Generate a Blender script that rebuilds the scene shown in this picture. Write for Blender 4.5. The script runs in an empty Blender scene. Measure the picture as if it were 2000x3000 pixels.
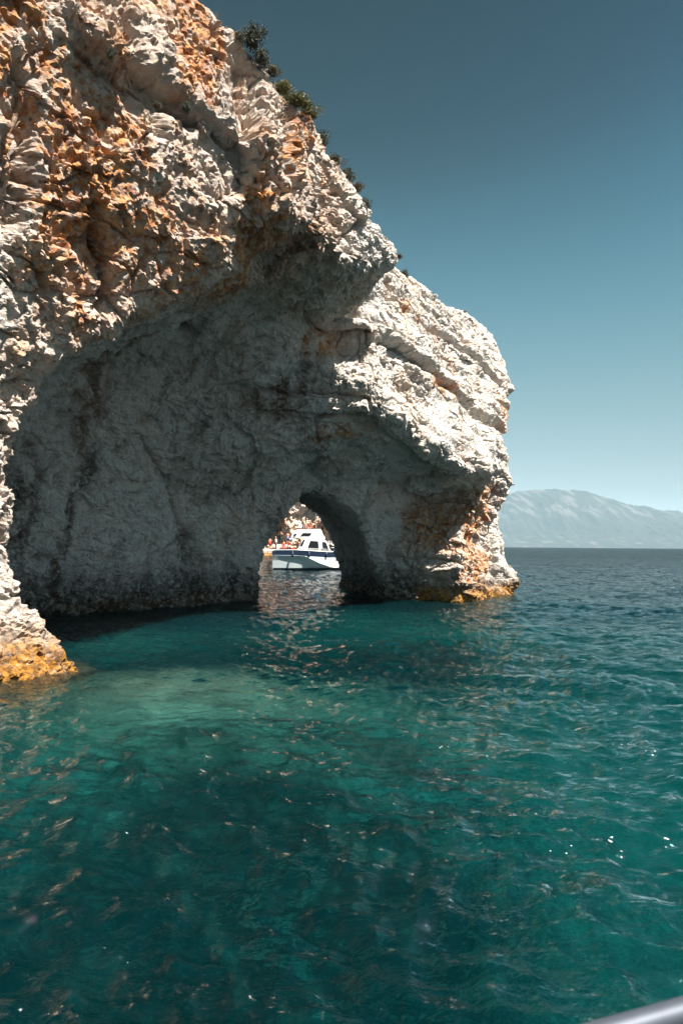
import bpy, bmesh, math, random
import numpy as np
from mathutils import Vector, Matrix

R = math.radians
C = bpy.context.scene.collection
SC = bpy.context.scene

# ---------------------------------------------------------------- camera
CAM = np.array([0.0, 0.0, 3.4])
FPX = 2100.0                                  # focal length in photograph pixels (2000 x 3000)
PITCH, ROLL = R(2.66), R(0.42)
cam_d = bpy.data.cameras.new('camera')
cam_d.sensor_fit = 'VERTICAL'
cam_d.sensor_height = 36.0
cam_d.lens = FPX / 3000.0 * 36.0
cam_d.clip_start = 0.05
cam_d.clip_end = 90000.0
cam = bpy.data.objects.new('camera', cam_d)
C.objects.link(cam)
cam.location = CAM
RM = Matrix.Rotation(R(90) + PITCH, 3, 'X') @ Matrix.Rotation(ROLL, 3, 'Z')
cam.rotation_euler = RM.to_euler()
SC.camera = cam
cam_d.dof.use_dof = True
cam_d.dof.focus_distance = 38.0
cam_d.dof.aperture_fstop = 4.0

# ---------------------------------------------------------------- sky and sun
SUN_AZ = (0.80, -0.60)                        # horizontal direction towards the sun
SUN_EL = R(59)
w = bpy.data.worlds.new('World')
SC.world = w
w.use_nodes = True
nt = w.node_tree
nt.nodes.clear()
sky = nt.nodes.new('ShaderNodeTexSky')
sky.sky_type = 'NISHITA'
sky.sun_disc = False
sky.sun_elevation = SUN_EL
sky.sun_rotation = math.atan2(SUN_AZ[0], SUN_AZ[1])
sky.altitude = 0
sky.air_density = 1.0
sky.dust_density = 0.2
sky.ozone_density = 1.0
# the photograph's deeper, slightly teal rendering of a clear sky
pre = nt.nodes.new('ShaderNodeVectorMath'); pre.operation = 'SCALE'; pre.inputs['Scale'].default_value = 0.1
gam = nt.nodes.new('ShaderNodeRGBCurve')      # film-like tone curve of the photograph, the same for every direction
for ch, pts in ((0, ((0, 0), (.08, .008), (.108, .016), (.132, .048), (.169, .115), (.263, .255), (.476, .45), (1, .64))),
                (1, ((0, 0), (.13, .03), (.178, .068), (.215, .165), (.27, .29), (.397, .44), (.62, .56), (1, .72))),
                (2, ((0, 0), (.25, .05), (.322, .11), (.373, .24), (.441, .37), (.566, .485), (.666, .535), (1, .70)))):
    c_ = gam.mapping.curves[ch]
    for k_, p_ in enumerate(pts):
        if k_ == 0: c_.points[0].location = p_
        elif k_ == len(pts) - 1: c_.points[-1].location = p_
        else: c_.points.new(*p_)
gam.mapping.update()
tint = nt.nodes.new('ShaderNodeVectorMath'); tint.operation = 'SCALE'; tint.inputs['Scale'].default_value = 3.8
bg = nt.nodes.new('ShaderNodeBackground')
bg.inputs[1].default_value = 0.07
wo = nt.nodes.new('ShaderNodeOutputWorld')
nt.links.new(sky.outputs[0], pre.inputs[0])
nt.links.new(pre.outputs[0], gam.inputs['Color'])
nt.links.new(gam.outputs[0], tint.inputs[0])
nt.links.new(tint.outputs[0], bg.inputs[0])
nt.links.new(bg.outputs[0], wo.inputs[0])

sun_d = bpy.data.lights.new('sun', 'SUN')
sun_d.energy = 5.0
sun_d.angle = R(0.5)
sun_d.color = (1.0, 0.945, 0.87)
sun = bpy.data.objects.new('sun', sun_d)
C.objects.link(sun)
_s = Vector((SUN_AZ[0], SUN_AZ[1], 0)).normalized() * math.cos(SUN_EL)
_s.z = math.sin(SUN_EL)
sun.rotation_euler = _s.to_track_quat('Z', 'Y').to_euler()
sun.location = (10, -10, 40)

SC.view_settings.view_transform = 'Standard'
SC.view_settings.look = 'None'
SC.view_settings.gamma = 1.0
SC.view_settings.exposure = 1.85
SC.view_settings.use_curve_mapping = False
SC.render.engine = 'CYCLES'
SC.cycles.use_denoising = True
SC.cycles.max_bounces = 8
SC.cycles.diffuse_bounces = 4
SC.cycles.glossy_bounces = 4
SC.cycles.transmission_bounces = 6
SC.cycles.transparent_max_bounces = 12
SC.cycles.volume_bounces = 1
SC.cycles.sample_clamp_indirect = 1.0
SC.cycles.blur_glossy = 0.15
SC.cycles.caustics_reflective = True
SC.cycles.caustics_refractive = False

# ---------------------------------------------------------------- numpy noise
_rng = np.random.default_rng(7)
_PERM = np.concatenate([_rng.permutation(512)] * 3).astype(np.int32)
_G = _rng.normal(size=(512, 3)).astype(np.float32)
_G /= np.linalg.norm(_G, axis=1, keepdims=True)
_RV = _rng.random((512, 3)).astype(np.float32)

def _hash(i, j, k):
    return _PERM[_PERM[_PERM[i & 511] + (j & 511)] + (k & 511)]

def perlin(x, y, z):
    xi = np.floor(x).astype(np.int32); yi = np.floor(y).astype(np.int32); zi = np.floor(z).astype(np.int32)
    fx = (x - xi).astype(np.float32); fy = (y - yi).astype(np.float32); fz = (z - zi).astype(np.float32)
    ux = fx * fx * fx * (fx * (fx * 6 - 15) + 10)
    uy = fy * fy * fy * (fy * (fy * 6 - 15) + 10)
    uz = fz * fz * fz * (fz * (fz * 6 - 15) + 10)
    out = 0
    for dx in (0, 1):
        wx = ux if dx else 1 - ux
        for dy in (0, 1):
            wy = uy if dy else 1 - uy
            for dz in (0, 1):
                wz = uz if dz else 1 - uz
                g = _G[_hash(xi + dx, yi + dy, zi + dz)]
                out = out + wx * wy * wz * (g[..., 0] * (fx - dx) + g[..., 1] * (fy - dy) + g[..., 2] * (fz - dz))
    return out * 1.5

def fbm(x, y, z, octv=4, gain=0.5, lac=2.03):
    o = 0; amp = 1.0; f = 1.0
    for i in range(octv):
        o = o + amp * perlin(x * f + 17.3 * i, y * f + 5.1 * i, z * f + 9.7 * i)
        amp *= gain; f *= lac
    return o

def ridged(x, y, z, octv=4, gain=0.5, lac=2.1):
    o = 0; amp = 1.0; f = 1.0
    for i in range(octv):
        o = o + amp * (1 - np.abs(perlin(x * f + 31.3 * i, y * f + 3.1 * i, z * f + 7.7 * i)) * 2)
        amp *= gain; f *= lac
    return o

def worley(x, y, z):
    """distance to nearest, second nearest feature point, random id of the nearest cell"""
    xi = np.floor(x).astype(np.int32); yi = np.floor(y).astype(np.int32); zi = np.floor(z).astype(np.int32)
    f1 = np.full(x.shape, 9.0, np.float32); f2 = f1.copy(); idv = np.zeros(x.shape, np.float32)
    for dx in (-1, 0, 1):
        for dy in (-1, 0, 1):
            for dz in (-1, 0, 1):
                h = _hash(xi + dx, yi + dy, zi + dz)
                p = _RV[h]
                d = (xi + dx + p[..., 0] - x) ** 2 + (yi + dy + p[..., 1] - y) ** 2 + (zi + dz + p[..., 2] - z) ** 2
                d = d.astype(np.float32)
                near = d < f1
                f2 = np.where(near, f1, np.minimum(f2, d))
                idv = np.where(near, h.astype(np.float32) / 511.0, idv)
                f1 = np.where(near, d, f1)
    return np.sqrt(f1), np.sqrt(f2), idv

def facets(x, y, z, tilt=1.0):
    """angular broken-rock relief: every Worley cell is a tilted plane at its own height"""
    xi = np.floor(x).astype(np.int32); yi = np.floor(y).astype(np.int32); zi = np.floor(z).astype(np.int32)
    f1 = np.full(x.shape, 9.0, np.float32); out = np.zeros(x.shape, np.float32)
    for dx in (-1, 0, 1):
        for dy in (-1, 0, 1):
            for dz in (-1, 0, 1):
                h = _hash(xi + dx, yi + dy, zi + dz)
                p = _RV[h]
                ox = x - xi - dx - p[..., 0]; oy = y - yi - dy - p[..., 1]; oz = z - zi - dz - p[..., 2]
                d = (ox * ox + oy * oy + oz * oz).astype(np.float32)
                near = d < f1
                g = _G[h]
                out = np.where(near, (h.astype(np.float32) / 511.0 - .5) + tilt * (g[..., 0] * ox + g[..., 1] * oy + g[..., 2] * oz), out)
                f1 = np.where(near, d, f1)
    return out

def sstep(a, b, x):
    t = np.clip((x - a) / (b - a), 0, 1)
    return t * t * (3 - 2 * t)

# ---------------------------------------------------------------- shader helpers
def new_mat(name):
    m = bpy.data.materials.new(name)
    m.use_nodes = True
    m.node_tree.nodes.clear()
    return m, m.node_tree.nodes, m.node_tree.links

def simple_mat(name, col, rough=0.5, metal=0.0, noise=0.06, scale=8.0):
    m, N, L = new_mat(name)
    o = N.new('ShaderNodeOutputMaterial'); b = N.new('ShaderNodeBsdfPrincipled')
    tc = N.new('ShaderNodeTexCoord'); nz = N.new('ShaderNodeTexNoise')
    nz.inputs['Scale'].default_value = scale; nz.inputs['Detail'].default_value = 4
    mx = N.new('ShaderNodeMix'); mx.data_type = 'RGBA'
    mx.inputs[6].default_value = (*[c * (1 - noise * 2) for c in col], 1)
    mx.inputs[7].default_value = (*[min(1, c * (1 + noise)) for c in col], 1)
    L.new(tc.outputs['Object'], nz.inputs['Vector'])
    L.new(nz.outputs[0], mx.inputs[0])
    L.new(mx.outputs[2], b.inputs['Base Color'])
    b.inputs['Roughness'].default_value = rough
    b.inputs['Metallic'].default_value = metal
    L.new(b.outputs[0], o.inputs[0])
    return m

def np_mesh(name, verts, quads=None, tris=None, mat=None, smooth=True, attrs=None):
    me = bpy.data.meshes.new(name)
    nq = 0 if quads is None else len(quads); ntri = 0 if tris is None else len(tris)
    me.vertices.add(len(verts))
    me.vertices.foreach_set('co', np.asarray(verts, np.float32).ravel())
    loops = []
    if nq: loops.append(np.asarray(quads, np.int32).ravel())
    if ntri: loops.append(np.asarray(tris, np.int32).ravel())
    li = np.concatenate(loops)
    me.loops.add(len(li))
    me.loops.foreach_set('vertex_index', li)
    starts = np.concatenate([np.arange(nq, dtype=np.int32) * 4, nq * 4 + np.arange(ntri, dtype=np.int32) * 3])
    me.polygons.add(nq + ntri)
    me.polygons.foreach_set('loop_start', starts)
    me.polygons.foreach_set('use_smooth', np.full(nq + ntri, smooth, dtype=bool))
    me.update(calc_edges=True)
    if attrs:
        for k, v in attrs.items():
            at = me.attributes.new(k, 'FLOAT', 'POINT')
            at.data.foreach_set('value', np.asarray(v, np.float32))
    if mat: me.materials.append(mat)
    return me

def link(name, me, parent=None, **props):
    o = bpy.data.objects.new(name, me)
    C.objects.link(o)
    if parent: o.parent = parent
    for k, v in props.items(): o[k] = v
    return o

# ---------------------------------------------------------------- photograph pixels -> directions
# vx, vy are read off a 1568 x 2352 view of the photograph
VS = 2000.0 / 1568.0
RMN = np.array(RM)

def vray(vx, vy):
    d = np.array([(vx * VS - 1000) / FPX, (1500 - vy * VS) / FPX, -1.0])
    return RMN @ d

def water_pt(vx, vy, z=0.0):
    d = vray(vx, vy)
    return CAM + d * ((z - CAM[2]) / d[2])

# the cliff's own frame: a runs along its sea face, m into the rock, z up
P0 = np.array([-8.0, 18.6])
U = np.array([0.53, 0.848]); U /= np.linalg.norm(U)
NN = np.array([U[1], -U[0]])                  # points out to sea

def to_world(a, m, z):
    return np.stack([P0[0] + a * U[0] - m * NN[0], P0[1] + a * U[1] - m * NN[1], z], axis=-1)

def on_face(vx, vy, m):
    """point of the view ray at depth m behind the sea face -> (a, z)"""
    d = vray(vx, vy)
    t = (-m + (P0 - CAM[:2]) @ NN) / (d[:2] @ NN)
    p = CAM + d * t
    return float((p[:2] - P0) @ U), float(p[2])

def rbf_fit(pts, vals, smooth=0.02):
    pts = np.asarray(pts, float); vals = np.asarray(vals, float); n = len(pts)
    r = np.linalg.norm(pts[:, None] - pts[None], axis=2)
    K = np.where(r > 0, r * r * np.log(np.maximum(r, 1e-9)), 0) + np.eye(n) * smooth
    Pm = np.hstack([np.ones((n, 1)), pts])
    A = np.block([[K, Pm], [Pm.T, np.zeros((3, 3))]])
    s = np.linalg.solve(A, np.concatenate([vals, np.zeros(3)]))
    def ev(x, y):
        out = s[n] + s[n + 1] * x + s[n + 2] * y
        for i in range(n):
            d2 = (x - pts[i, 0]) ** 2 + (y - pts[i, 1]) ** 2
            out = out + s[i] * 0.5 * d2 * np.log(np.maximum(d2, 1e-12))
        return out
    return ev

def poly_sd(x, y, poly):
    """signed distance to a polygon, positive inside"""
    poly = np.asarray(poly, float); n = len(poly)
    d = np.full(x.shape, 1e9); inside = np.zeros(x.shape, bool)
    for i in range(n):
        p, q = poly[i], poly[(i + 1) % n]
        e = q - p
        t = np.clip(((x - p[0]) * e[0] + (y - p[1]) * e[1]) / (e @ e), 0, 1)
        d = np.minimum(d, (x - p[0] - t * e[0]) ** 2 + (y - p[1] - t * e[1]) ** 2)
        c = (p[1] > y) != (q[1] > y)
        inside ^= c & (x < (q[0] - p[0]) * (y - p[1]) / (q[1] - p[1] + 1e-12) + p[0])
    return np.where(inside, 1, -1) * np.sqrt(d)

def line_dist(x, y, pl):
    """distance to a polyline and which side of it"""
    pl = np.asarray(pl, float)
    d = np.full(x.shape, 1e9); side = np.zeros(x.shape)
    for p, q in zip(pl[:-1], pl[1:]):
        e = q - p
        t = np.clip(((x - p[0]) * e[0] + (y - p[1]) * e[1]) / (e @ e), 0, 1)
        dd = (x - p[0] - t * e[0]) ** 2 + (y - p[1] - t * e[1]) ** 2
        s = e[0] * (y - p[1]) - e[1] * (x - p[0])
        side = np.where(dd < d, s, side); d = np.minimum(d, dd)
    return np.sqrt(d), np.sign(side)

# ================================================================ CLIFF
# sea face: depth offset m over (a, z)
O_PTS = [  # a, z, m
    (-12, -4, 1.0), (-12, 0, .6), (-12, 5, .8), (-12, 9, .3), (-12, 13, -.2), (-12, 18, -.6), (-12, 24, .6),
    (-5, -4, .2), (-5, 0, .2), (-5, 4, .7), (-5, 8, .4), (-5, 10.5, -.2), (-5, 14, -.9), (-5, 18, -1.2), (-5, 23, 0),
    (0, -4, -.6), (0, 0, .1), (0, 4, .8), (0, 7, .55), (0, 9.2, .0), (0, 11, -.7), (0, 13, -1.35), (0, 16, -1.6), (0, 20, -1.3), (0, 23, -.5),
    (5, 11.4, -1.2), (5, 12.6, -2.0), (5, 14.3, -2.4), (5, 17, -2.2), (5, 20, -1.6),
    (10, 13.6, .2), (10, 16, 0.1), (10, 19, .3),
    (17, 10.8, -.4), (17, 13, 0), (17, 17, .4), (17, 21, .8),
    (23, 9.9, -1.0), (23, 12, -.3), (23, 15, .2), (23, 18, .9), (30, 8.2, -1.3), (30, 10, -.8), (30, 13, -.1), (30, 18, 1.0),
    (36, 8.6, -1.1), (36, 11, -.5), (36, 17, .6), (42, 12, 1), (42, 18, 2),
    (30, 5, .3), (34, 6, .5), (38, 6, .7), (42, 6, 1.2), (30, 2, .2), (36, 2, .3), (41, 2, .6), (29, 0, .2), (36, 0, 0), (42, 0, .2),
    (29, -4, 0), (36, -4, -1), (43, -4, -1), (15, -4, 0), (15, 3, 0),
]
O_EV = rbf_fit([p[:2] for p in O_PTS], [p[2] for p in O_PTS], 0.3)

# the block that juts out over the arch (its lower and right edges)
BLOCK = [(4, 40), (4, 13.2), (9.0, 14.0), (11.5, 14.1), (14.6, 13.2), (18.1, 13.4), (17.6, 15.2), (16.0, 17.2), (15.2, 40)]

# cave walls: photograph position + depth behind the sea face
C_PTS = [
    (110, 1425, 12.7), (300, 1405, 12.0), (450, 1396, 11.3), (590, 1386, 10.5), (60, 1350, 12.4),
    (40, 1200, 11.8), (200, 1200, 11.5), (400, 1200, 10.8), (560, 1200, 9.7), (60, 1050, 11.3),
    (150, 950, 10.2), (300, 950, 9.2), (450, 950, 7.8), (570, 1000, 7.3), (220, 820, 9.0),
    (300, 790, 8.2), (400, 740, 6.2), (500, 760, 5.2), (560, 850, 4.9), (470, 850, 6.9),
    (640, 700, 2.7), (700, 800, 2.7), (640, 850, 3.5), (800, 860, 1.5), (800, 760, 1.5), (700, 940, 3.6), (620, 930, 5.2),
    (800, 1050, 3.9), (700, 1050, 5.8), (900, 1100, 3.9),
    (700, 1130, 7.2), (760, 1110, 5.9), (620, 1100, 8.0), (650, 1300, 9.6), (800, 1300, 6.6), (800, 1200, 5.4),
]
_cp, _cv = [], []
for vx, vy, m in C_PTS:
    _cp.append(on_face(vx, vy, m)); _cv.append(m)
for a_, z_, m_ in [(2, 0, 12.5), (2, 5, 11.5), (3, 9, 8), (9, -4.5, 13.2), (16, -4.5, 12), (22, -4.5, 10.5), (2, -4.5, 13)] + [(x_, y_, m_) for y_ in (-4.5, 0, 3) for x_, m_ in ((29.5, 5.0), (27, 6.2))] + [(29, 6, 4.0)]:
    _cp.append((a_, z_)); _cv.append(m_)
C_EV = rbf_fit(_cp, _cv, 0.05)

def on_sea_face(vx, vy, extra=0.0):
    m_ = 0.0
    for _ in range(25):
        a_, z_ = on_face(vx, vy, m_ + extra)
        m_ = .5 * m_ + .5 * float(O_EV(np.array(a_), np.array(z_)))
    return a_, z_
# rim of the big arch, read off the photograph
OPENING = [(3.4, -6), (2.6, -1.2)] + [on_sea_face(*p) for p in [
    (165, 1545), (140, 1495), (105, 1440), (65, 1385), (38, 1310), (28, 1200), (30, 1100), (42, 1000), (75, 940), (130, 870), (200, 790), (270, 738),
    (350, 708), (440, 685), (540, 655), (640, 632), (760, 630), (862, 650), (874, 740), (866, 840),
    (870, 925), (930, 985), (1000, 1035), (1060, 1080), (1110, 1100)]] + [on_sea_face(*p) for p in [(1112, 1125), (1085, 1160), (1066, 1210), (1060, 1290), (1062, 1383)]] + [(29.5, -6)]

E_Z = [-5, -1, 0, 1, 3, 5, 7, 8.5, 10, 11.3, 13, 15, 17.3, 18.5, 26]
E_A = [42.0, 40.2, 39.6, 39.1, 38.8, 38.6, 38.4, 37.6, 36.6, 36.2, 36.8, 38.2, 38.9, 38.6, 30]
T_A = [-12, 4, 7, 10.4, 13.2, 15, 16.2, 17.5, 20, 27, 31.5, 36, 37.5, 44]
T_Z = [26, 19.7, 18.9, 18.7, 18.1, 17.4, 17.0, 17.6, 17.8, 17.9, 18.1, 18.2, 18.1, 15]

def tunnel_field(X, Y, Z):
    t = np.clip((Y - 44.0) / 16.0, -.4, 1.6)
    zk = [-6, 0, 2.2, 4.2, 6.0, 6.9]
    L0 = np.interp(Z, zk, [-5.4, -5.1, -4.9, -4.4, -3.4, -2.0])
    R0 = np.interp(Z, zk[:2] + [3.6, 5.4, 6.4, 6.9], [3.4, 3.1, 1.7, .3, -.9, -2.0])
    R1 = np.interp(Z, [-6, 0, 1.8, 3.6, 5.6, 6.9], [0.1, -.2, -.45, -.95, -1.8, -4.0])
    L1 = L0 - 4.5
    Lx = L0 + (L1 - L0) * t; Rx = R0 + (R1 - R0) * t
    f = np.minimum(X - Lx, Rx - X)
    f = np.minimum(f, 6.9 + .3 * t - Z)
    f = np.minimum(f, (Y - 38.0))             # positive in the void
    return f

def build_field(h):
    A = np.arange(-13, 45, h); M = np.arange(-4.6, 21.4, h); Z = np.arange(-4.4, 23.5, h)
    a2, z2 = np.meshgrid(A, Z, indexing='ij')
    wa = a2 + .5 * fbm(a2 * .25, z2 * .25, a2 * 0 + 3.1, 3); wz = z2 + .35 * fbm(a2 * .3, z2 * .3, a2 * 0 + 8.2, 3)
    O = O_EV(a2, z2)
    bs = poly_sd(wa, wz, BLOCK)
    O = O - 2.4 * sstep(-.25, .55, bs) * sstep(3, 8.5, a2)
    s = poly_sd(wa * .6 + a2 * .4, wz * .6 + z2 * .4, OPENING)
    Cc = C_EV(a2, z2)
    k = np.interp(a2, [-1, 4, 10, 14, 18, 30], [5.5, 7.0, 5.0, 2.6, 2.6, 12.0])
    lim = k * np.maximum(s, 0)
    dd = np.maximum(Cc - O, 0.0)
    sm = .6
    hh = np.clip(.5 + .5 * (lim - dd) / sm, 0, 1)
    depth = np.where(s > 0, lim * (1 - hh) + dd * hh - sm * hh * (1 - hh), 0)
    depth = np.maximum(depth, 0)
    D = (O + depth).astype(np.float32)
    a3, m3, z3 = np.meshgrid(A.astype(np.float32), M.astype(np.float32), Z.astype(np.float32), indexing='ij')
    f = m3 - D[:, None, :]
    top = np.interp(A, T_A, T_Z).astype(np.float32)[:, None, None] + .16 * np.clip(m3 + 2, 0, 12) - .5 * np.maximum(0, -m3 - 1.6)
    f = np.minimum(f, (top - z3) * .8)
    e = np.interp(Z, E_Z, E_A).astype(np.float32)[None, None, :] - .10 * np.maximum(m3, 0) - 2.9 * np.maximum(-m3, 0)
    f = np.minimum(f, (e - a3))
    f = np.minimum(f, a3 + 12.4)
    f = np.minimum(f, 20.4 - m3 - .12 * np.maximum(0, a3 - 20))
    f = np.minimum(f, z3 + 4.2 + .02)
    W = to_world(a3, m3, z3)
    tf = tunnel_field(W[..., 0], W[..., 1], W[..., 2])
    f = np.minimum(f, -tf)
    # broad relief inside the rock: bedding blocks that dip a little to the far end, and soft swelling
    band = np.abs(f) < 2.2
    aa, mm, zz = a3[band], m3[band], z3[band]
    dip = zz + .13 * aa + .06 * mm
    depth_in = sstep(1.0, 5.0, mm)            # the cave walls are worn smoother
    n = .42 * fbm(aa * .33, mm * .33, zz * .33, 3)
    n = n + facets(aa * .27 + .1 * zz, mm * .3, dip * .5, .45) * .36 * (1 - .75 * depth_in) + facets(aa * .55 + 3.3, mm * .6 + .2 * aa, dip * 1.1, .45) * .24 * (1 - .6 * depth_in)
    n = n * (1 - .6 * sstep(16.0, 18.0, zz))
    f[band] += n
    return A, M, Z, f

def surface_nets(A, M, Z, f, h):
    ins = f > 0
    nx, ny, nz = f.shape
    cnt = np.zeros((nx - 1, ny - 1, nz - 1), np.int8)
    for dx in (0, 1):
        for dy in (0, 1):
            for dz in (0, 1):
                cnt += ins[dx:nx - 1 + dx, dy:ny - 1 + dy, dz:nz - 1 + dz]
    act = (cnt > 0) & (cnt < 8)
    idx = np.full(act.shape, -1, np.int32)
    ci = np.argwhere(act)
    idx[act] = np.arange(len(ci))
    acc = np.zeros((len(ci), 3)); num = np.zeros(len(ci))
    corners = [(i, j, k) for i in (0, 1) for j in (0, 1) for k in (0, 1)]
    for p in corners:
        for ax in range(3):
            if p[ax]: continue
            q = list(p); q[ax] = 1
            fp = f[ci[:, 0] + p[0], ci[:, 1] + p[1], ci[:, 2] + p[2]]
            fq = f[ci[:, 0] + q[0], ci[:, 1] + q[1], ci[:, 2] + q[2]]
            c = (fp > 0) != (fq > 0)
            t = np.where(c, fp / np.where(c, fp - fq, 1), 0)
            pos = np.tile(np.array(p, float), (len(ci), 1)); pos[:, ax] += t
            acc[c] += pos[c]; num[c] += 1
    v = ci + acc / num[:, None]
    verts = np.stack([A[0] + v[:, 0] * h, M[0] + v[:, 1] * h, Z[0] + v[:, 2] * h], 1)
    quads = []
    for ax in range(3):
        b, c = [(1, 2), (2, 0), (0, 1)][ax]
        sl0 = [slice(None)] * 3; sl1 = [slice(None)] * 3
        sl0[ax] = slice(0, -1); sl1[ax] = slice(1, None)
        ch = ins[tuple(sl0)] != ins[tuple(sl1)]
        e = np.argwhere(ch)
        ok = (e[:, b] > 0) & (e[:, c] > 0) & (e[:, b] < f.shape[b] - 1) & (e[:, c] < f.shape[c] - 1)
        e = e[ok]
        flip = ins[e[:, 0], e[:, 1], e[:, 2]]
        def cell(db, dc):
            q = e.copy(); q[:, b] += db; q[:, c] += dc
            return idx[q[:, 0], q[:, 1], q[:, 2]]
        q = np.stack([cell(-1, -1), cell(0, -1), cell(0, 0), cell(-1, 0)], 1)
        q[~flip] = q[~flip][:, ::-1]
        quads.append(q)
    return verts, np.concatenate(quads)

def relax(v, q, it, lam=.5):
    n = len(v)
    for _ in range(it):
        acc = np.zeros_like(v); w_ = np.zeros(n)
        c = v[q].mean(1)
        for k in range(4):
            for ax in range(3):
                acc[:, ax] += np.bincount(q[:, k], c[:, ax], n)
            w_ += np.bincount(q[:, k], minlength=n)
        v = v * (1 - lam) + lam * acc / np.maximum(w_, 1)[:, None]
    return v

def subdivide(v, q):
    n = len(v); m = len(q)
    e = np.concatenate([q[:, [0, 1]], q[:, [1, 2]], q[:, [2, 3]], q[:, [3, 0]]])
    es = np.sort(e, 1)
    key = es[:, 0].astype(np.int64) * n + es[:, 1]
    uq, inv = np.unique(key, return_inverse=True)
    ue = np.stack([uq // n, uq % n], 1)
    ev = n + inv.reshape(4, m)
    fv = n + len(uq) + np.arange(m)
    nv = np.concatenate([v, v[ue].mean(1), v[q].mean(1)])
    nq = np.concatenate([np.stack([q[:, 0], ev[0], fv, ev[3]], 1), np.stack([q[:, 1], ev[1], fv, ev[0]], 1),
                         np.stack([q[:, 2], ev[2], fv, ev[1]], 1), np.stack([q[:, 3], ev[3], fv, ev[2]], 1)])
    return nv, nq

def vnormals(v, q):
    d1 = v[q[:, 2]] - v[q[:, 0]]; d2 = v[q[:, 3]] - v[q[:, 1]]
    fn = np.cross(d1, d2)
    n = np.zeros_like(v)
    for k in range(4):
        for ax in range(3):
            n[:, ax] += np.bincount(q[:, k], fn[:, ax], len(v))
    return n / np.maximum(np.linalg.norm(n, axis=1, keepdims=True), 1e-12)

H = 0.25
gA, gM, gZ, F = build_field(H)
cv, cq = surface_nets(gA, gM, gZ, F, H)
# drop loose crumbs that float free of the main body
lab = np.arange(len(cv))
for _ in range(400):
    lm = lab[cq].min(1); new = lab.copy()
    for k_ in range(4): np.minimum.at(new, cq[:, k_], lm)
    new = new[new]
    if (new == lab).all(): break
    lab = new
main_lab = np.bincount(lab).argmax()
cq = cq[lab[cq[:, 0]] == main_lab]
cv = relax(cv, cq, 2, .5)
# faces the sea, the cave or the tunnel -> fine; the landward side stays coarse
fc = cv[cq].mean(1)
fnm = np.cross(cv[cq[:, 2]] - cv[cq[:, 0]], cv[cq[:, 3]] - cv[cq[:, 1]])
fnm /= np.maximum(np.linalg.norm(fnm, axis=1, keepdims=True), 1e-9)
hid = (fc[:, 1] > 19.0 - .12 * np.maximum(0, fc[:, 0] - 20)) | (fc[:, 2] < -3.4) | (fc[:, 0] < -11.8) | ((fc[:, 2] > 16.6) & (fc[:, 1] > 3.0)) | ((fnm[:, 2] > .75) & (fc[:, 2] > 15) & (fc[:, 1] > 1.5))
qf, qb = cq[~hid], cq[hid]
v2, q2 = subdivide(cv, qf); v2 = relax(v2, q2, 1, .5)
v2, q2 = subdivide(v2, q2); v2 = relax(v2, q2, 1, .35)
# after relaxing, unused coarse vertices keep their place
used = np.zeros(len(v2), bool); used[q2.ravel()] = True
v2[:len(cv)][~used[:len(cv)]] = cv[~used[:len(cv)]]
nrm = vnormals(v2, q2)
a, m, z = (v2[:, i].astype(np.float32) for i in range(3))

# ---- fine relief, along the normal
inside = sstep(.8, 3.5, m - O_EV(a, z).astype(np.float32))             # 0 sea face, 1 cave wall
dip = z + .13 * a + .06 * m
wx, wy, wz = fbm(a * .5, m * .5, z * .5, 2), fbm(a * .5 + 9, m * .5, z * .5, 2), fbm(a * .5, m * .5 + 7, z * .5, 2)
fa1 = facets(a * .8 + .3 * wx, m * .8 + .3 * wy, dip * 1.4 + .3 * wz, .6)
fa2 = facets(a * 1.9 + .5 * wx, m * 1.9 + .5 * wy, z * 1.9 + .5 * wz, .8)
fa3 = facets(a * 5.2 + .8 * wx, m * 5.2 + .8 * wy, z * 4.4 + .8 * wz, 1.0)
fine = fbm(a * 4.2, m * 4.2, z * 4.2, 3)
slabm = sstep(16, 19, a)                                                # the far slab is cleaner, bedded rock
nearm = sstep(17, 12, a)
rough_f = .25 + .3 * nearm + (.75 - .3 * nearm) * sstep(-.35, .35, fbm(a * .3 + 4, m * .3, z * .3, 3))
strat = dip * 1.15 + .35 * fbm(a * .35, m * .35, z * .8 + 2, 3)
saw = strat - np.floor(strat)
bed = (sstep(0, .82, saw) - sstep(.86, 1.0, saw)) * sstep(-.4, .3, fbm(a * .15, m * .2, z * .5 + 11, 2))
k1, k2, _k = worley(a * .75 + .6 * wx, m * .75 + .6 * wy, dip * 1.25 + .4 * wz)
kk = np.exp(-((k2 - k1) / .05) ** 2) * sstep(-.2, .3, fbm(a * .4 + 7, m * .4, z * .4, 2) + .15)
out_f = fa1 * (.19 - .09 * nearm) + (fa2 * (.135 - .035 * nearm) + fa3 * (.085 + .045 * nearm)) * (1 - .55 * slabm) + .065 * fine
out_f = out_f * rough_f + (.09 - .03 * nearm) * fbm(a * 1.1, m * 1.1, z * 1.1, 3) + .16 * nearm * (ridged(a * .8 + .3 * wx, m * .8, z * .14 + .3 * wy, 3) - 1.1) + .035 * fbm(a * 7.5, m * 7.5, z * 7.5, 2) - .20 * kk + (.05 + .13 * slabm) * (bed - .4)
# cave: flowing creases that run down the dip
ca, cz = a * .88 + z * .47, z * .88 - a * .47
rg = ridged(ca * .55 + .4 * wx, m * .5, cz * 1.5 + .6 * wz, 3, .55)
rg2 = ridged(a * .9 + .6 * wx, m * .9, z * .5 + .6 * wy, 3, .5)
in_f = -.24 * sstep(1.0, 1.75, rg) - .16 * sstep(1.1, 1.75, rg2) + .10 * fa1 + .15 * fbm(ca * .7, m * .8, cz * 1.6, 4) + .09 * fa2 + .045 * fa3 + .035 * fine - .12 * kk
disp = out_f * (1 - inside) + in_f * inside

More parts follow.
